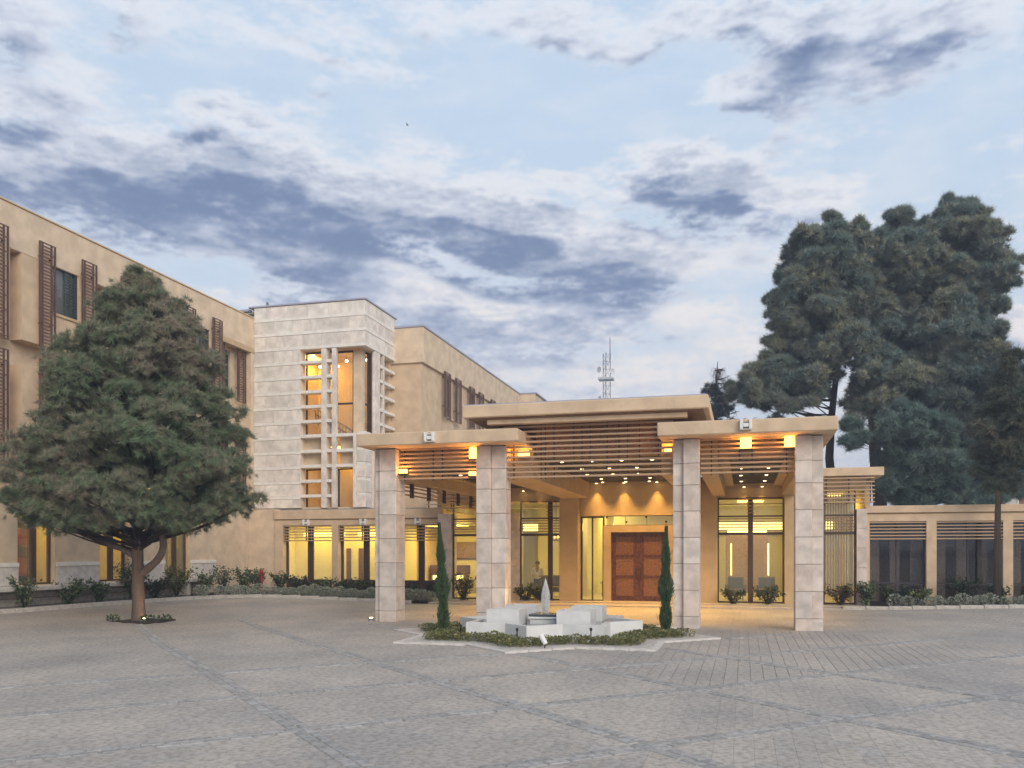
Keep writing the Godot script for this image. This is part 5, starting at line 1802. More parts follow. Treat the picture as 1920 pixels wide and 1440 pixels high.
func planting() -> void:
	var green := [Color(0.075, 0.12, 0.045), Color(0.10, 0.14, 0.06), Color(0.055, 0.085, 0.035), Color(0.14, 0.165, 0.075)]
	var grey := [Color(0.36, 0.385, 0.31), Color(0.44, 0.465, 0.39), Color(0.26, 0.295, 0.22)]
	var gm := []
	for i in 4:
		gm.append(bush_mesh(0.27, 0.42, 420, 0.06, grey, 300 + i, 0.2))
	# silvery low shrubs along the left kerb
	var n := 0
	for i in 46:
		var x := -20.9 + i * 0.185
		var z := -33.0
		var best := 0.0
		for k in KERB_L.size() - 1:
			if x >= KERB_L[k][0] and x <= KERB_L[k + 1][0]:
				best = lerpf(KERB_L[k][1], KERB_L[k + 1][1], (x - KERB_L[k][0]) / (KERB_L[k + 1][0] - KERB_L[k][0]))
		z = best - 0.45 + rng.randf_range(-0.12, 0.12)
		var b := put(self, "silver_shrub", gm[rng.randi() % 4], M.leaf, Vector3(x, gh(x, z) + 0.06, z))
		b.rotation.y = rng.randf() * TAU
		b.scale = Vector3.ONE * rng.randf_range(0.75, 1.25)
		tag(b, "low silver-green shrub in the row along the kerb before the lit gallery", "shrub", "silver shrubs along the left kerb")
	for i in 22:
		var x := 5.6 + i * 0.36 + rng.randf_range(-0.1, 0.1)
		var z := -35.25 + rng.randf_range(-0.1, 0.1)
		var b := put(self, "silver_shrub", gm[rng.randi() % 4], M.leaf, Vector3(x, gh(x, z) + 0.06, z))
		b.rotation.y = rng.randf() * TAU
		b.scale = Vector3.ONE * rng.randf_range(0.7, 1.1)
		tag(b, "low silver-green shrub in the row before the dark gallery on the right", "shrub", "silver shrubs along the right kerb")
	# leafy shrubs: place, height, spread, label
	var list := [
		[-21.9, -22.3, 1.25, 0.5, "leggy green shrub at the picture's left edge before the ledge"],
		[-21.95, -24.2, 1.15, 0.6, "leafy shrub below the leftmost tall window"],
		[-21.9, -25.6, 1.0, 0.5, "green shrub between the two leftmost tall windows"],
		[-21.8, -27.2, 1.75, 0.6, "tall loose shrub standing left of the middle tall window"],
		[-21.8, -28.4, 1.1, 0.65, "round dark shrub left of the pine trunk"],
		[-21.7, -29.6, 1.45, 0.6, "bright green shrub just behind the pine trunk"],
		[-21.4, -31.0, 1.2, 0.5, "shrub just right of the pine trunk under the ledge"],
		[-21.6, -32.6, 1.35, 0.55, "pale green shrub under the right tall window"],
		[-21.3, -33.8, 1.3, 0.6, "tall leafy shrub at the wing's end, left of the hydrant"],
		[-21.6, -35.3, 1.2, 0.55, "green shrub close against the wing's end wall, left of the hydrant"],
		[-20.6, -35.7, 1.05, 0.6, "green shrub just right of the red hydrant"],
		[-19.6, -35.8, 0.95, 0.7, "dark shrub below the leftmost gallery window"],
		[-18.4, -35.8, 0.85, 0.6, "green shrub in front of the first gallery pier"],
		[-17.2, -35.8, 0.9, 0.7, "dark shrub below the middle gallery window"],
		[-16.2, -35.8, 0.95, 0.6, "dark shrub just left of the leftmost portico column"],
		[-14.3, -35.6, 0.9, 0.7, "dark shrub right of the leftmost portico column"],
		[-13.5, -35.5, 0.8, 0.6, "dark shrub just left of the slim left cypress"],
		[-11.6, -35.2, 1.35, 0.6, "tall dark shrub before the lobby glass, left of the second column"],
		[-8.9, -35.3, 0.85, 0.6, "dark shrub behind the fountain's jet, at the lobby glass"],
		[-8.2, -35.3, 0.8, 0.5, "dark shrub at the lobby glass beside the tan pier"],
		[-0.4, -35.3, 0.8, 0.6, "dark shrub at the lobby glass, left half of the right bay"],
		[0.9, -35.3, 0.85, 0.6, "dark shrub at the lobby glass, right half of the right bay"],
		[3.6, -35.4, 0.95, 0.6, "rusty green shrub below the timber blind"],
		[4.5, -35.5, 1.15, 0.4, "thin shrub before the stone pier at the gallery's corner"],
		[5.5, -35.6, 1.0, 0.5, "dark shrub below the first dark gallery window, left half"],
		[6.4, -35.6, 0.8, 0.6, "yellow-green shrub below the first dark gallery window, right half"],
		[8.1, -35.7, 1.25, 0.6, "dark shrub below the second dark gallery window"],
		[9.3, -35.7, 0.8, 0.6, "dark shrub at the foot of the slender conifer"],
		[10.6, -35.7, 0.9, 0.6, "dark shrub at the picture's right edge before the gallery"]]
	for i in list.size():
		var q: Array = list[i]
		var cols: Array = green
		if "yellow" in q[4] or "bright" in q[4]:
			cols = [Color(0.12, 0.14, 0.03), Color(0.16, 0.16, 0.04), Color(0.07, 0.1, 0.03)]
		elif "dark" in q[4]:
			cols = [Color(0.03, 0.045, 0.02), Color(0.045, 0.06, 0.028), Color(0.06, 0.075, 0.03)]
		elif "rusty" in q[4]:
			cols = [Color(0.14, 0.06, 0.025), Color(0.06, 0.07, 0.03), Color(0.05, 0.06, 0.02)]
		elif "pale" in q[4]:
			cols = [Color(0.13, 0.16, 0.09), Color(0.08, 0.11, 0.05)]
		var base := 0.12 if absf(q[0] + 4.3) < 8.2 else gh(q[0], q[1]) + 0.06
		if q[1] > -35.35 and absf(q[0] + 4.3) < 8.2:
			base = 0.07
		var o := Vector3(q[0], base, q[1])
		var b := put(self, "leafy_shrub", shrub_mesh(q[2] * 0.82, q[3] * 1.1, 11 + i % 6, 40 + (i * 7) % 23, 0.1, cols, 500 + i), M.leaf, o)
		tag(b, q[4], "shrub", "leafy shrubs in the beds")
	# slim cypresses
	for q in [[at_px(832, 1190, 22.4), 2.85, 0.2, "slim leaning cypress left of the fountain", 1], [at_px(1248, 1192, 22.2), 2.75, 0.2, "slim cypress right of the fountain, before the third column", 2]]:
		var o: Vector3 = q[0]
		o.y = 0.02
		var t := thing("cypress", q[3], "cypress", o, "slim cypresses beside the fountain")
		var st := new_st()
		var lean := Vector3(-0.13, 0, 0) if q[4] == 1 else Vector3(0.02, 0, 0)
		st_tube(st, [Vector3(0, 0, 0), lean * 0.4 + Vector3(0, q[1] * 0.5, 0), lean + Vector3(0, q[1] * 0.96, 0)], [0.035, 0.025, 0.006], 7)
		put(t, "trunk", st.commit(), M.bark, o)
		var g := RandomNumberGenerator.new()
		g.seed = 40 + q[4]
		var cr := new_st()
		for i in 5200:
			var k := pow(g.randf(), 0.95)
			var h: float = q[1] * (0.06 + 0.94 * k)
			var prof := (0.55 + 0.75 * sin(clampf(k * 1.15 + 0.1, 0, 1) * PI)) * (1.0 - pow(k, 5.0)) * (1.0 + 0.35 * sin(k * 19.0 + g.randf() * 0.5))
			var r: float = 0.112 * prof * sqrt(g.randf()) * (g.randf_range(1.2, 1.8) if g.randf() < 0.06 else 1.0)
			var a := g.randf() * TAU
			var p := Vector3(cos(a) * r, h, sin(a) * r) + lean * pow(k, 1.3)
			var dir := Vector3(cos(a) * 0.45, 1.0, sin(a) * 0.45).normalized()
			var sd := dir.cross(Vector3(g.randf_range(-1, 1), 0, g.randf_range(-1, 1))).normalized()
			var c := Color(0.035, 0.075, 0.028).lerp(Color(0.075, 0.12, 0.045), g.randf())
			cr.set_color(c)
			quad(cr, p - sd * 0.008, p + sd * 0.008, p + dir * 0.085 + sd * 0.005, p + dir * 0.095 - sd * 0.005, dir.cross(sd))
		put(t, "crown", cr.commit(), M.leaf, o)
	# hydrant
	var h := thing("fire_hydrant", "red fire hydrant standing in the shrubs at the wing's corner", "hydrant", Vector3(-20.95, gh(-20.95, -34.6) + 0.05, -34.6))
	var ho: Vector3 = org[h]
	put(h, "standpipe", lathe([Vector2(0.0, 0.0), Vector2(0.12, 0.0), Vector2(0.12, 0.05), Vector2(0.06, 0.06), Vector2(0.055, 0.85), Vector2(0.085, 0.87), Vector2(0.085, 0.93), Vector2(0.05, 1.02), Vector2(0.0, 1.04)], 14), M.red_paint, ho)
	for s in [-1.0, 1.0]:
		var hs := new_st()
		st_tube(hs, [Vector3(0.0, 0.78, 0), Vector3(s * 0.15, 0.8, 0.02)], [0.04, 0.045], 10)
		put(h, "outlet", hs.commit(), M.red_paint, ho)
	put(h, "valve_wheel", lathe([Vector2(0.02, 1.05), Vector2(0.075, 1.05), Vector2(0.075, 1.075), Vector2(0.02, 1.075)], 12), M.red_paint, ho)

# ------------------------------------------------------------------ conifers
func tuft(n: int, len: float, w: float, sd: int, droop := 0.0) -> Mesh:
	var g := RandomNumberGenerator.new()
	g.seed = sd
	var st := new_st()
	for i in n:
		var a := g.randf() * TAU
		var el := g.randf_range(-0.35, 1.0)
		var dir := Vector3(cos(a) * sqrt(maxf(0.0, 1.0 - el * el)), el - droop, sin(a) * sqrt(maxf(0.0, 1.0 - el * el))).normalized()
		var p := Vector3(g.randf_range(-1, 1), g.randf_range(-1, 1), g.randf_range(-1, 1)) * len * 0.25
		var sd2 := dir.cross(Vector3(g.randf_range(-1, 1), g.randf_range(-1, 1), g.randf_range(-1, 1))).normalized()
		var L := len * g.randf_range(0.65, 1.1)
		tri(st, p - sd2 * w, p + sd2 * w, p + dir * L, dir.cross(sd2))
	return st.commit()

# blobs: [centre, radius]; tufts cluster on their shells
func crown(p: Node, blobs: Array, per: int, meshes: Array, size: float, cols: Array, g: RandomNumberGenerator) -> void:
	var patch := noise(0.35, 3, 3)
	var xf := []
	var cc := []
	for b in blobs:
		var c: Vector3 = b[0]
		var r: float = b[1]
		for i in int(per * clampf(r * r / (b[3] * b[3]), 0.35, 1.3)):
			var d := Vector3(g.randfn(), g.randfn(), g.randfn()).normalized()
			if d.y < -0.3 and g.randf() < 0.6:
				d.y = -d.y
			var rr := r * (pow(g.randf(), 0.45) if g.randf() < 0.86 else g.randf_range(1.0, 1.35))
			var o := c + Vector3(d.x * rr * 1.1, d.y * rr * 0.78, d.z * rr * 1.1)
			var up := (d * 0.8 + Vector3(0, 0.75, 0) + Vector3(g.randfn(), g.randfn(), g.randfn()) * 0.22).normalized()
			var q := Quaternion(Vector3.UP, up) if up.y > -0.99 else Quaternion.IDENTITY
			var s := size * g.randf_range(0.7, 1.25)
			xf.append(Transform3D(Basis(q).rotated(up, g.randf() * TAU).scaled(Vector3.ONE * s), o))
			var k := clampf(0.42 + 0.8 * patch.get_noise_3dv(o) + g.randf_range(-0.3, 0.3) + b[2], 0.0, 1.0)
			var col: Color = (cols[0] as Color).lerp(cols[1], k)
			if g.randf() < 0.18:
				col = col.lerp(cols[2], 0.6)
			cc.append(col)
	multi(p, "crown", meshes[0], M.needle, xf, cc, true)

func limb(st: SurfaceTool, a: Vector3, b: Vector3, r0: float, r1: float, g: RandomNumberGenerator, sag := 0.08) -> void:
	var l := a.distance_to(b)
	var m := a.lerp(b, 0.5) + Vector3(g.randf_range(-1, 1), -1.0 * sag * 10.0 * g.randf(), g.randf_range(-1, 1)) * l * 0.08
	var sp := smooth_path([a, m, b], [r0, (r0 + r1) * 0.5, r1], 3)
	st_tube(st, sp[0], sp[1], 5)

func conifer(called: String, label: String, base: Vector3, mids: Array, halfs: Array, y0: float, y1: float, count: int, br: float, per: int, meshes: Array, size: float, cols: Array, sd: int, trunk_r: float, bark: Material, shape := 1.0, brown_top := 0.0) -> Node3D:
	# mids: sideways shift of the crown's middle by height; halfs: half width by height
	var g := RandomNumberGenerator.new()
	g.seed = sd
	var t := thing(called, label, "tree", base)
	var rt := Vector3(cos(TH), 0, -sin(TH))
	var fw := Vector3(-sin(TH), 0, -cos(TH))
	var blobs := []
	var edge := noise(0.45, sd, 2)
	var tries := 0
	while blobs.size() < count and tries < count * 40:
		tries += 1
		var y := g.randf_range(y0, y1)
		var hw := interp(halfs, y)
		if g.randf() > hw / 3.0 / shape + 0.12:
			continue
		var a := g.randf() * TAU
		var q := pow(g.randf(), 0.42)
		var rr := br * (g.randf_range(0.8, 1.25) if g.randf() < 0.6 else g.randf_range(0.4, 0.7)) * clampf(hw / (br * 2.2), 0.45, 1.0)
		hw *= 0.98 + (0.26 if called == "pine_tree" else 0.42) * edge.get_noise_3d(cos(a) * 2.0, y * 0.9, sin(a) * 2.0)
		var reach := maxf(hw - rr * 0.75, 0.0) * q
		var c := base + Vector3(0, y, 0) + rt * (interp(mids, y) + cos(a) * reach) + fw * sin(a) * reach
		var ok := true
		for b in blobs:
			if c.distance_to(b[0]) < (rr + b[1]) * 0.56:
				ok = false
				break
		if ok:
			blobs.append([c, rr, brown_top * smoothstep(y0, y1, y), br])
	var st := new_st()
	var top := y1 - 0.3
	var tp := []
	var tr := []
	for i in 9:
		var k := i / 8.0
		var y := top * k
		tp.append(base + Vector3(0, y, 0) + rt * (interp(mids, y) * smoothstep(0.25, 1.0, k)) - base)
		tr.append(lerpf(trunk_r, 0.03, pow(k, 0.9)))
	st_tube(st, tp, tr, 12, 0.05)
	put(t, "trunk", st.commit(), bark, base)
	var lb := new_st()
	for b in blobs:
		var c: Vector3 = b[0] - base
		var y := maxf(c.y - c.distance_to(Vector3(0, c.y, 0)) * 0.35, y0 * 0.7)
		var k := clampf(y / top, 0.0, 1.0)
		var a: Vector3 = tp[0].lerp(tp[8], 0.0)
		var f := k * 8.0
		a = tp[int(f)].lerp(tp[mini(int(f) + 1, 8)], f - floorf(f))
		limb(lb, a, c, clampf(trunk_r * 0.28 * (1.1 - k), 0.02, 0.2), 0.012, g)
	put(t, "branches", lb.commit(), bark, base)
	crown(t, blobs, per, meshes, size, cols, g)
	return t

# a conifer whose boughs are given one by one: across and up as seen from the plaza, then spread in depth round the trunk
func bough_tree(called: String, label: String, foot: float, d: float, boughs: Array, deep: float, trunk_r: float, bark: Material, meshes: Array, cols: Array, sd: int, top: float) -> void:
	var g := RandomNumberGenerator.new()
	g.seed = sd
	var base := at_px(1300.0 + foot / 2.4, 1035, d)
	base.y = 0.0
	var t := thing(called, label, "tree", base)
	var blobs := []
	var k := d / 1620.0 / 2.4
	var lo := 1e9
	for b in boughs:
		var r: float = b[2] * k
		var edge := clampf(b[2] / 70.0, 0.25, 1.0)
		var z := g.randf_range(-1.0, 1.0) * deep * edge
		var c := at_px(1300.0 + b[0] / 2.4, 360.0 + b[1] / 2.4, d + z)
		var c2 := at_px(1300.0 + b[0] / 2.4, 360.0 + b[1] / 2.4, d - signf(z) * g.randf_range(0.3, 1.0) * deep * edge)
		lo = minf(lo, c.y)
		# several smaller tuft masses make up a bough, so that its outline is ragged
		for n in (9 if b[2] > 48 else 6):
			var off := Vector3(g.randfn(), g.randfn() * 0.62, g.randfn()) * r * (0.66 if b[2] > 48 else 0.62)
			blobs.append([c + off, r * g.randf_range(0.32, 0.62), 0.14 * g.randfn(), r * 0.5])
		if b[2] > 40:
			for n in 7:
				blobs.append([c2 + Vector3(g.randfn(), g.randfn() * 0.8, g.randfn()) * r * 0.75, r * g.randf_range(0.5, 0.8), 0.1 * g.randfn(), r * 0.6])
	var st := new_st()
	var tp := []
	var tr := []
	for i in 9:
		tp.append(Vector3(0.25 * sin(i * 1.3 + sd), top * i / 8.0, 0.2 * cos(i * 1.7)) if i > 0 else Vector3.ZERO)
		tr.append(lerpf(trunk_r, 0.04, pow(i / 8.0, 1.1)))
	st_tube(st, tp, tr, 10, 0.05)
	put(t, "trunk", st.commit(), bark, base)
	var lb := new_st()
	for n in range(0, blobs.size(), 3):
		var c: Vector3 = blobs[n][0] - base
		var y := clampf(c.y - Vector2(c.x, c.z).length() * g.randf_range(0.1, 0.4), lo * 0.75, top * 0.97)
		var f := y / top * 8.0
		var a: Vector3 = tp[int(f)].lerp(tp[mini(int(f) + 1, 8)], f - floorf(f))
		limb(lb, a, c, clampf(trunk_r * 0.24 * (1.1 - y / top), 0.025, 0.12), 0.015, g)
	put(t, "branches", lb.commit(), bark, base)
	crown(t, blobs, 36, meshes, 1.0, cols, g)

func trees() -> void:
	# the round pine on the plaza
	var base := Vector3(TREE.x, gh(TREE.x, TREE.y), TREE.y)
	var pine := [tuft(50, 0.19, 0.006, 1, 0.0)]
	var cols := [Color(0.108, 0.17, 0.085), Color(0.265, 0.225, 0.16), Color(0.15, 0.22, 0.11)]
	var mids := [[2.6, -0.1], [4.0, -0.15], [5.1, -0.2], [6.2, -0.05], [7.4, 0.05], [8.7, 0.15], [9.6, 0.18], [10.4, 0.05]]
	var halfs := [[2.5, 1.7], [3.0, 3.1], [3.5, 3.6], [4.0, 3.72], [5.1, 3.45], [6.2, 3.0], [7.4, 2.5], [8.7, 1.75], [9.6, 0.9], [10.4, 0.25]]
	var t := conifer("pine_tree", "round dense pine with a forked trunk standing on the plaza at the left", base, mids, halfs, 2.75, 10.25, 450, 0.4, 58, pine, 1.0, cols, 21, 0.16, M.bark, 1.2, 0.3)
	var rt := Vector3(cos(TH), 0, -sin(TH))
	var st := new_st()
	var up := Vector3.UP
	# lower trunk with flare, left limb, right limb that dips and rises
	var sp := smooth_path([up * -0.05, up * 0.4, up * 1.1 + rt * -0.02, up * 2.4 + rt * -0.03], [0.225, 0.185, 0.17, 0.15], 4)
	st_tube(st, sp[0], sp[1], 14, 0.035)
	sp = smooth_path([up * 1.35 + rt * 0.02, up * 1.62 + rt * 0.38, up * 1.95 + rt * 0.66, up * 2.4 + rt * 0.72, up * 2.9 + rt * 0.55, up * 3.9 + rt * 0.75], [0.13, 0.115, 0.105, 0.1, 0.095, 0.07], 4)
	st_tube(st, sp[0], sp[1], 10, 0.08)
	sp = smooth_path([up * 1.85 - rt * 0.05, up * 2.15 - rt * 0.55, up * 2.3 - rt * 1.0, up * 2.6 - rt * 1.42, up * 3.1 - rt * 1.62], [0.1, 0.085, 0.08, 0.07, 0.05], 4)
	st_tube(st, sp[0], sp[1], 9, 0.06)
	put(t, "limb", st.commit(), M.bark, base)
	# pit with small plants
	structure(put(self, "tree_pit", prism(PackedVector2Array([TREE + Vector2(-0.7, -0.7), TREE + Vector2(0.75, -0.7), TREE + Vector2(0.75, 0.7), TREE + Vector2(-0.7, 0.7)]), 0.0, base.y + 0.015), M.soil))
	for q in [[-0.5, 0.35, "left of the trunk"], [0.5, 0.35, "right of the trunk"], [0.9, 0.2, "at the pit's right end"]]:
		var o: Vector3 = base + rt * q[0] + Vector3(0, 0.0, q[1])
		var b := put(self, "pit_plant", bush_mesh(0.18, 0.17, 70, 0.08, [Color(0.03, 0.06, 0.02), Color(0.05, 0.09, 0.03)], int(900 + q[0] * 10)), M.leaf, o)
		tag(b, "small green plant in the pine's pit, " + q[2], "plant", "plants at the pine's foot")
	uplight(base + rt * 0.3 + Vector3(0, 0.0, 0.25), "small lit uplight at the foot of the round pine", 0.2)

	# tall conifers behind the right gallery: boughs laid out one by one [across, up, radius] in steps of 13 mm
	var far := [tuft(56, 0.36, 0.0135, 5, 0.0)]
	var fc := [Color(0.125, 0.18, 0.165), Color(0.28, 0.27, 0.17), Color(0.18, 0.24, 0.21)]
	var top_a := [[1160, 45, 32], [1170, 100, 46], [1230, 90, 32], [1190, 160, 55], [1290, 170, 42], [1240, 220, 55], [1330, 240, 42], [1360, 320, 45], [1290, 300, 58], [925, 100, 38], [940, 160, 46], [1020, 190, 56], [880, 210, 46], [1080, 130, 36], [960, 250, 72], [1100, 240, 70], [1390, 430, 38], [1330, 520, 42], [1260, 610, 52]]
	var top_b := [[620, 120, 26], [540, 210, 42], [640, 190, 56], [740, 160, 36], [700, 240, 62], [580, 280, 62], [480, 280, 46], [450, 370, 46], [520, 380, 62], [350, 480, 32], [380, 590, 38], [350, 680, 34], [420, 520, 46], [420, 700, 46], [300, 790, 40], [400, 790, 52], [170, 880, 36], [260, 880, 46], [360, 880, 54], [480, 880, 54], [560, 880, 40], [300, 955, 34], [420, 955, 44], [540, 950, 34]]
	var low_c := [[1310, 700, 60], [1390, 760, 36], [1320, 790, 64], [1200, 880, 66], [1300, 880, 66], [1400, 880, 60], [1450, 880, 46], [1180, 960, 58], [1300, 960, 58], [1420, 960, 58], [1160, 1050, 58], [1270, 1050, 58], [1380, 1050, 54], [1450, 1050, 50], [1200, 1130, 54], [1300, 1130, 54], [1420, 1130, 50], [1160, 1200, 50], [1260, 1200, 52], [1350, 1200, 50], [1440, 1200, 40], [1270, 1290, 46], [1350, 1290, 42]]
	var low_d := [[720, 1050, 34], [715, 1130, 38], [950, 1050, 60], [1060, 1050, 60], [900, 1100, 46], [1000, 1130, 56], [1100, 1130, 56], [900, 1190, 44], [960, 1200, 50], [1060, 1200, 54], [1140, 1230, 50], [930, 1290, 44], [1020, 1290, 50], [1100, 1290, 46], [1180, 1290, 44], [1000, 1370, 40], [1100, 1370, 36], [1250, 1370, 44], [1330, 1370, 42], [930, 1370, 34], [1170, 1360, 44], [1420, 1360, 42], [1450, 1290, 44], [1400, 1250, 46], [880, 1330, 30], [1040, 1410, 34], [1200, 1415, 36], [1300, 1415, 34]]
	for r in [[330, [860, 960, 1060, 1180]], [430, [800, 900, 1000, 1100, 1220, 1320]], [520, [800, 900, 1000, 1120, 1240]], [610, [840, 950, 1060, 1180]], [700, [800, 900, 1000, 1120, 1230]], [790, [880, 980, 1080, 1200]], [880, [800, 860, 960, 1080]], [960, [840, 960, 1080]]]:
		for x in r[1]:
			top_a.append([x + rng.randf_range(-18, 18), r[0] + rng.randf_range(-16, 16), rng.randf_range(52, 74)])
	for r in [[330, [560, 660, 760]], [430, [500, 600, 700]], [520, [500, 600, 700]], [610, [450, 540, 640, 740]], [700, [500, 600, 700]], [790, [520, 610]]]:
		for x in r[1]:
			top_b.append([x + rng.randf_range(-18, 18), r[0] + rng.randf_range(-16, 16), rng.randf_range(50, 72)])
	bough_tree("tall_conifer", "tallest dark conifer rising behind the dark gallery, with the thick brown trunk", 825.0, 52.0, top_a, 4.5, 0.5, M.bark, far, fc, 31, 21.0)
	bough_tree("tall_conifer", "dark conifer with the slim black trunk directly right of the portico roof", 632.0, 50.5, top_b, 3.2, 0.34, M.bark_grey, far, fc, 32, 20.5)
	bough_tree("tall_conifer", "lower dark conifer filling the space above the dark gallery at the right edge", 1310.0, 48.0, low_c, 2.6, 0.26, M.bark_grey, far, [Color(0.08, 0.125, 0.118), Color(0.17, 0.175, 0.125), Color(0.13, 0.18, 0.165)], 33, 12.0)
	bough_tree("young_conifer", "young blue-green conifer under the tall ones, just above the gallery roof", 1080.0, 45.5, low_d, 2.0, 0.16, M.bark_grey, far, [Color(0.09, 0.145, 0.125), Color(0.16, 0.205, 0.155), Color(0.135, 0.2, 0.18)], 35, 8.0)
	# slender conifer in the right bed, crown thin and high
	var sb := Vector3(9.05, gh(9.05, -35.5) + 0.05, -35.5)
	var ss := Vector3.ZERO
	var slim := [tuft(46, 0.26, 0.009, 8, 0.05)]
	var tt := conifer("slender_conifer", "slender young conifer with a bare mottled trunk before the dark gallery", sb, [[4.0, 0.1], [9.0, 0.5]], [[3.9, 0.5], [5.0, 1.1], [6.5, 1.25], [8.0, 0.9], [9.4, 0.2]], 4.3, 9.2, 36, 0.5, 90, slim, 1.0, [Color(0.06, 0.085, 0.055), Color(0.15, 0.12, 0.08), Color(0.09, 0.11, 0.075)], 36, 0.15, M.bark_pale, 0.9)

	# bare old tree behind the portico
	var g := RandomNumberGenerator.new()
	g.seed = 77
	var bo := at_px(1343, 800, 62.0)
	bo.y = 0.0
	var bt := thing("bare_tree", "bare old conifer with drooping twigs behind the portico's top slab", "tree", bo)
	var h := EYE + (1035.0 - 678.0) / 1620.0 * 62.0
	var tk := new_st()
	st_tube(tk, [Vector3.ZERO, Vector3(0.1, h * 0.6, 0), Vector3(-0.05, h * 0.85, 0), Vector3(0.1, h, 0)], [0.35, 0.2, 0.1, 0.02], 8)
	put(bt, "trunk", tk.commit(), M.bark_pale, bo)
	var tw := new_st()
	for i in 46:
		var y := h * g.randf_range(0.66, 0.97)
		var aa := g.randf() * TAU
		var L := (1.0 - y / h) * 7.0 + 0.4
		L *= g.randf_range(0.5, 1.1)
		var tip := Vector3(cos(aa) * L, y + L * g.randf_range(-0.25, 0.3), sin(aa) * L)
		var root := Vector3(0.05, y, 0)
		limb(tw, root, tip, 0.05, 0.015, g)
		for n in 7:
			var p := root.lerp(tip, g.randf_range(0.35, 1.0))
			st_tube(tw, [p, p + Vector3(g.randf_range(-0.3, 0.3), g.randf_range(-0.2, 0.1), g.randf_range(-0.3, 0.3)), p + Vector3(g.randf_range(-0.4, 0.4), g.randf_range(-0.9, -0.1), g.randf_range(-0.4, 0.4))], [0.02, 0.014, 0.008], 4)
	put(bt, "branches", tw.commit(), M.bark_pale, bo)
	var thin := []
	for i in 34:
		var y := h * g.randf_range(0.6, 0.9)
		var aa := g.randf() * TAU
		var L := (1.0 - y / h) * 5.0 * g.randf_range(0.3, 1.0)
		thin.append([bo + Vector3(cos(aa) * L, y - 0.3, sin(aa) * L), 0.45, 0.0, 0.45])
	crown(bt, thin, 12, far, 1.0, [Color(0.06, 0.08, 0.08), Color(0.11, 0.11, 0.09), Color(0.08, 0.1, 0.1)], g)

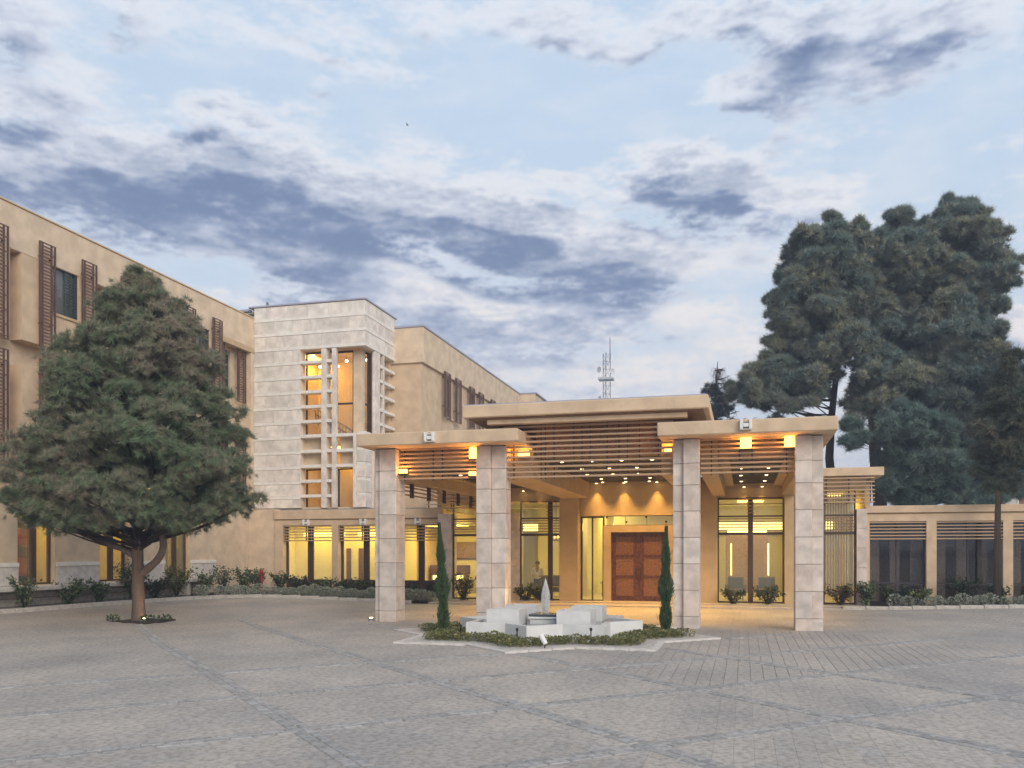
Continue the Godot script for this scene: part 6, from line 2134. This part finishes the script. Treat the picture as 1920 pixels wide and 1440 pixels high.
# ------------------------------------------------------------------ far things
func distance() -> void:
	var d := 150.0
	var o := at_px(1137, 1035, d)
	o.y = 0.0
	var h := EYE + (1035.0 - 632.0) / 1620.0 * d
	var m := thing("lattice_mast", "thin grey lattice radio mast with dishes on the horizon", "mast", o)
	var st := new_st()
	var w := 0.62
	var cs := [Vector3(-w, 0, -w * 0.6), Vector3(w, 0, -w * 0.6), Vector3(0, 0, w)]
	for c in cs:
		st_tube(st, [c, c + Vector3(0, h * 0.93, 0)], [0.06, 0.06], 5)
	put(m, "legs", st.commit(), M.mast_metal, o)
	var br := new_st()
	var n := 26
	for i in n:
		var y0 := h * 0.93 * i / n
		var y1 := h * 0.93 * (i + 1) / n
		for k in 3:
			st_tube(br, [cs[k] + Vector3(0, y0, 0), cs[(k + 1) % 3] + Vector3(0, y1, 0)], [0.026, 0.026], 4)
			st_tube(br, [cs[k] + Vector3(0, y0, 0), cs[(k + 1) % 3] + Vector3(0, y0, 0)], [0.026, 0.026], 4)
	put(m, "bracing", br.commit(), M.mast_metal, o)
	var spike := new_st()
	st_tube(spike, [Vector3(w, h * 0.9, 0), Vector3(w, h, 0)], [0.08, 0.05], 5)
	put(m, "antenna_rod", spike.commit(), M.mast_metal, o)
	for q in [[-1.1, 0.855, 0.55], [1.05, 0.845, 0.5], [-1.0, 0.73, 0.4], [-1.1, 0.66, 0.4], [-0.9, 0.575, 0.45], [1.0, 0.575, 0.4]]:
		var c := o + Vector3(q[0], h * q[1], 0.6)
		var dish := put(m, "dish", lathe([Vector2(0.0, -0.12), Vector2(q[2] * 0.6, -0.05), Vector2(q[2], 0.12), Vector2(q[2] * 0.96, 0.16), Vector2(0.0, 0.0)], 12), M.mast_dish, c)
		dish.rotation = Vector3(PI * 0.5, q[0] * 0.6, 0)
	box(m, "platform", o.x - 1.3, o.x + 1.3, h * 0.81, h * 0.81 + 0.35, o.z - 0.9, o.z + 1.2, M.mast_metal)
	# house far right
	var p := at_px(1905, 940, 75.0)
	var f := thing("distant_house", "pale distant house with red-brown windows at the right edge above the gallery roof", "house", Vector3(p.x, 0, p.z))
	var y0 := p.y - 3.0
	box(f, "wall", p.x - 2.2, p.x + 6.0, 0.0, p.y + 1.6, p.z - 6.0, p.z, M.roof_plaster)
	var rs := new_st()
	quad(rs, Vector3(-2.6, 0, 0.5), Vector3(6.4, 0, 0.5), Vector3(6.4, 1.7, -3), Vector3(-2.6, 1.7, -3), Vector3(0, 1, 0.5))
	quad(rs, Vector3(-2.6, 0, -6.5), Vector3(6.4, 0, -6.5), Vector3(6.4, 1.7, -3), Vector3(-2.6, 1.7, -3), Vector3(0, 1, -0.5))
	tri(rs, Vector3(-2.6, 0, 0.5), Vector3(-2.6, 0, -6.5), Vector3(-2.6, 1.7, -3), Vector3.LEFT)
	put(f, "roof", rs.commit(), M.brick_red, Vector3(p.x, p.y + 1.6, p.z))
	for i in 3:
		var x := p.x - 1.3 + i * 2.0
		var wf := wall(f, "window", 2, p.z, p.z + 0.06, x - 0.6, x + 0.6, p.y - 0.75, p.y + 0.75, [[x - 0.5, x + 0.5, p.y - 0.65, p.y + 0.65]], M.white_paint)
		box(wf, "pane", x - 0.5, x + 0.5, p.y - 0.65, p.y + 0.65, p.z + 0.01, p.z + 0.03, M.brick_red)
	# a bird
	var bp := at_px(764, 235, 60.0)
	var bd := thing("bird", "tiny dark bird gliding in the sky above the portico", "bird", bp)
	put(bd, "body", skin([[Vector3(-0.08, 0, 0), Vector3(0.05, 0.01, 0), 0.012, 0.024], [Vector3(0.05, 0.01, 0), Vector3(0.08, 0.015, 0), 0.02, 0.012]], 0.008, 0.01), M.black, bp)
	for s in [-1.0, 1.0]:
		var ws := new_st()
		quad(ws, Vector3(0.04, 0.01, 0), Vector3(-0.03, 0.01, 0), Vector3(-0.05, 0.09, s * 0.15), Vector3(0.0, 0.1, s * 0.16), Vector3.UP)
		put(bd, "wing", ws.commit(), M.black, bp)
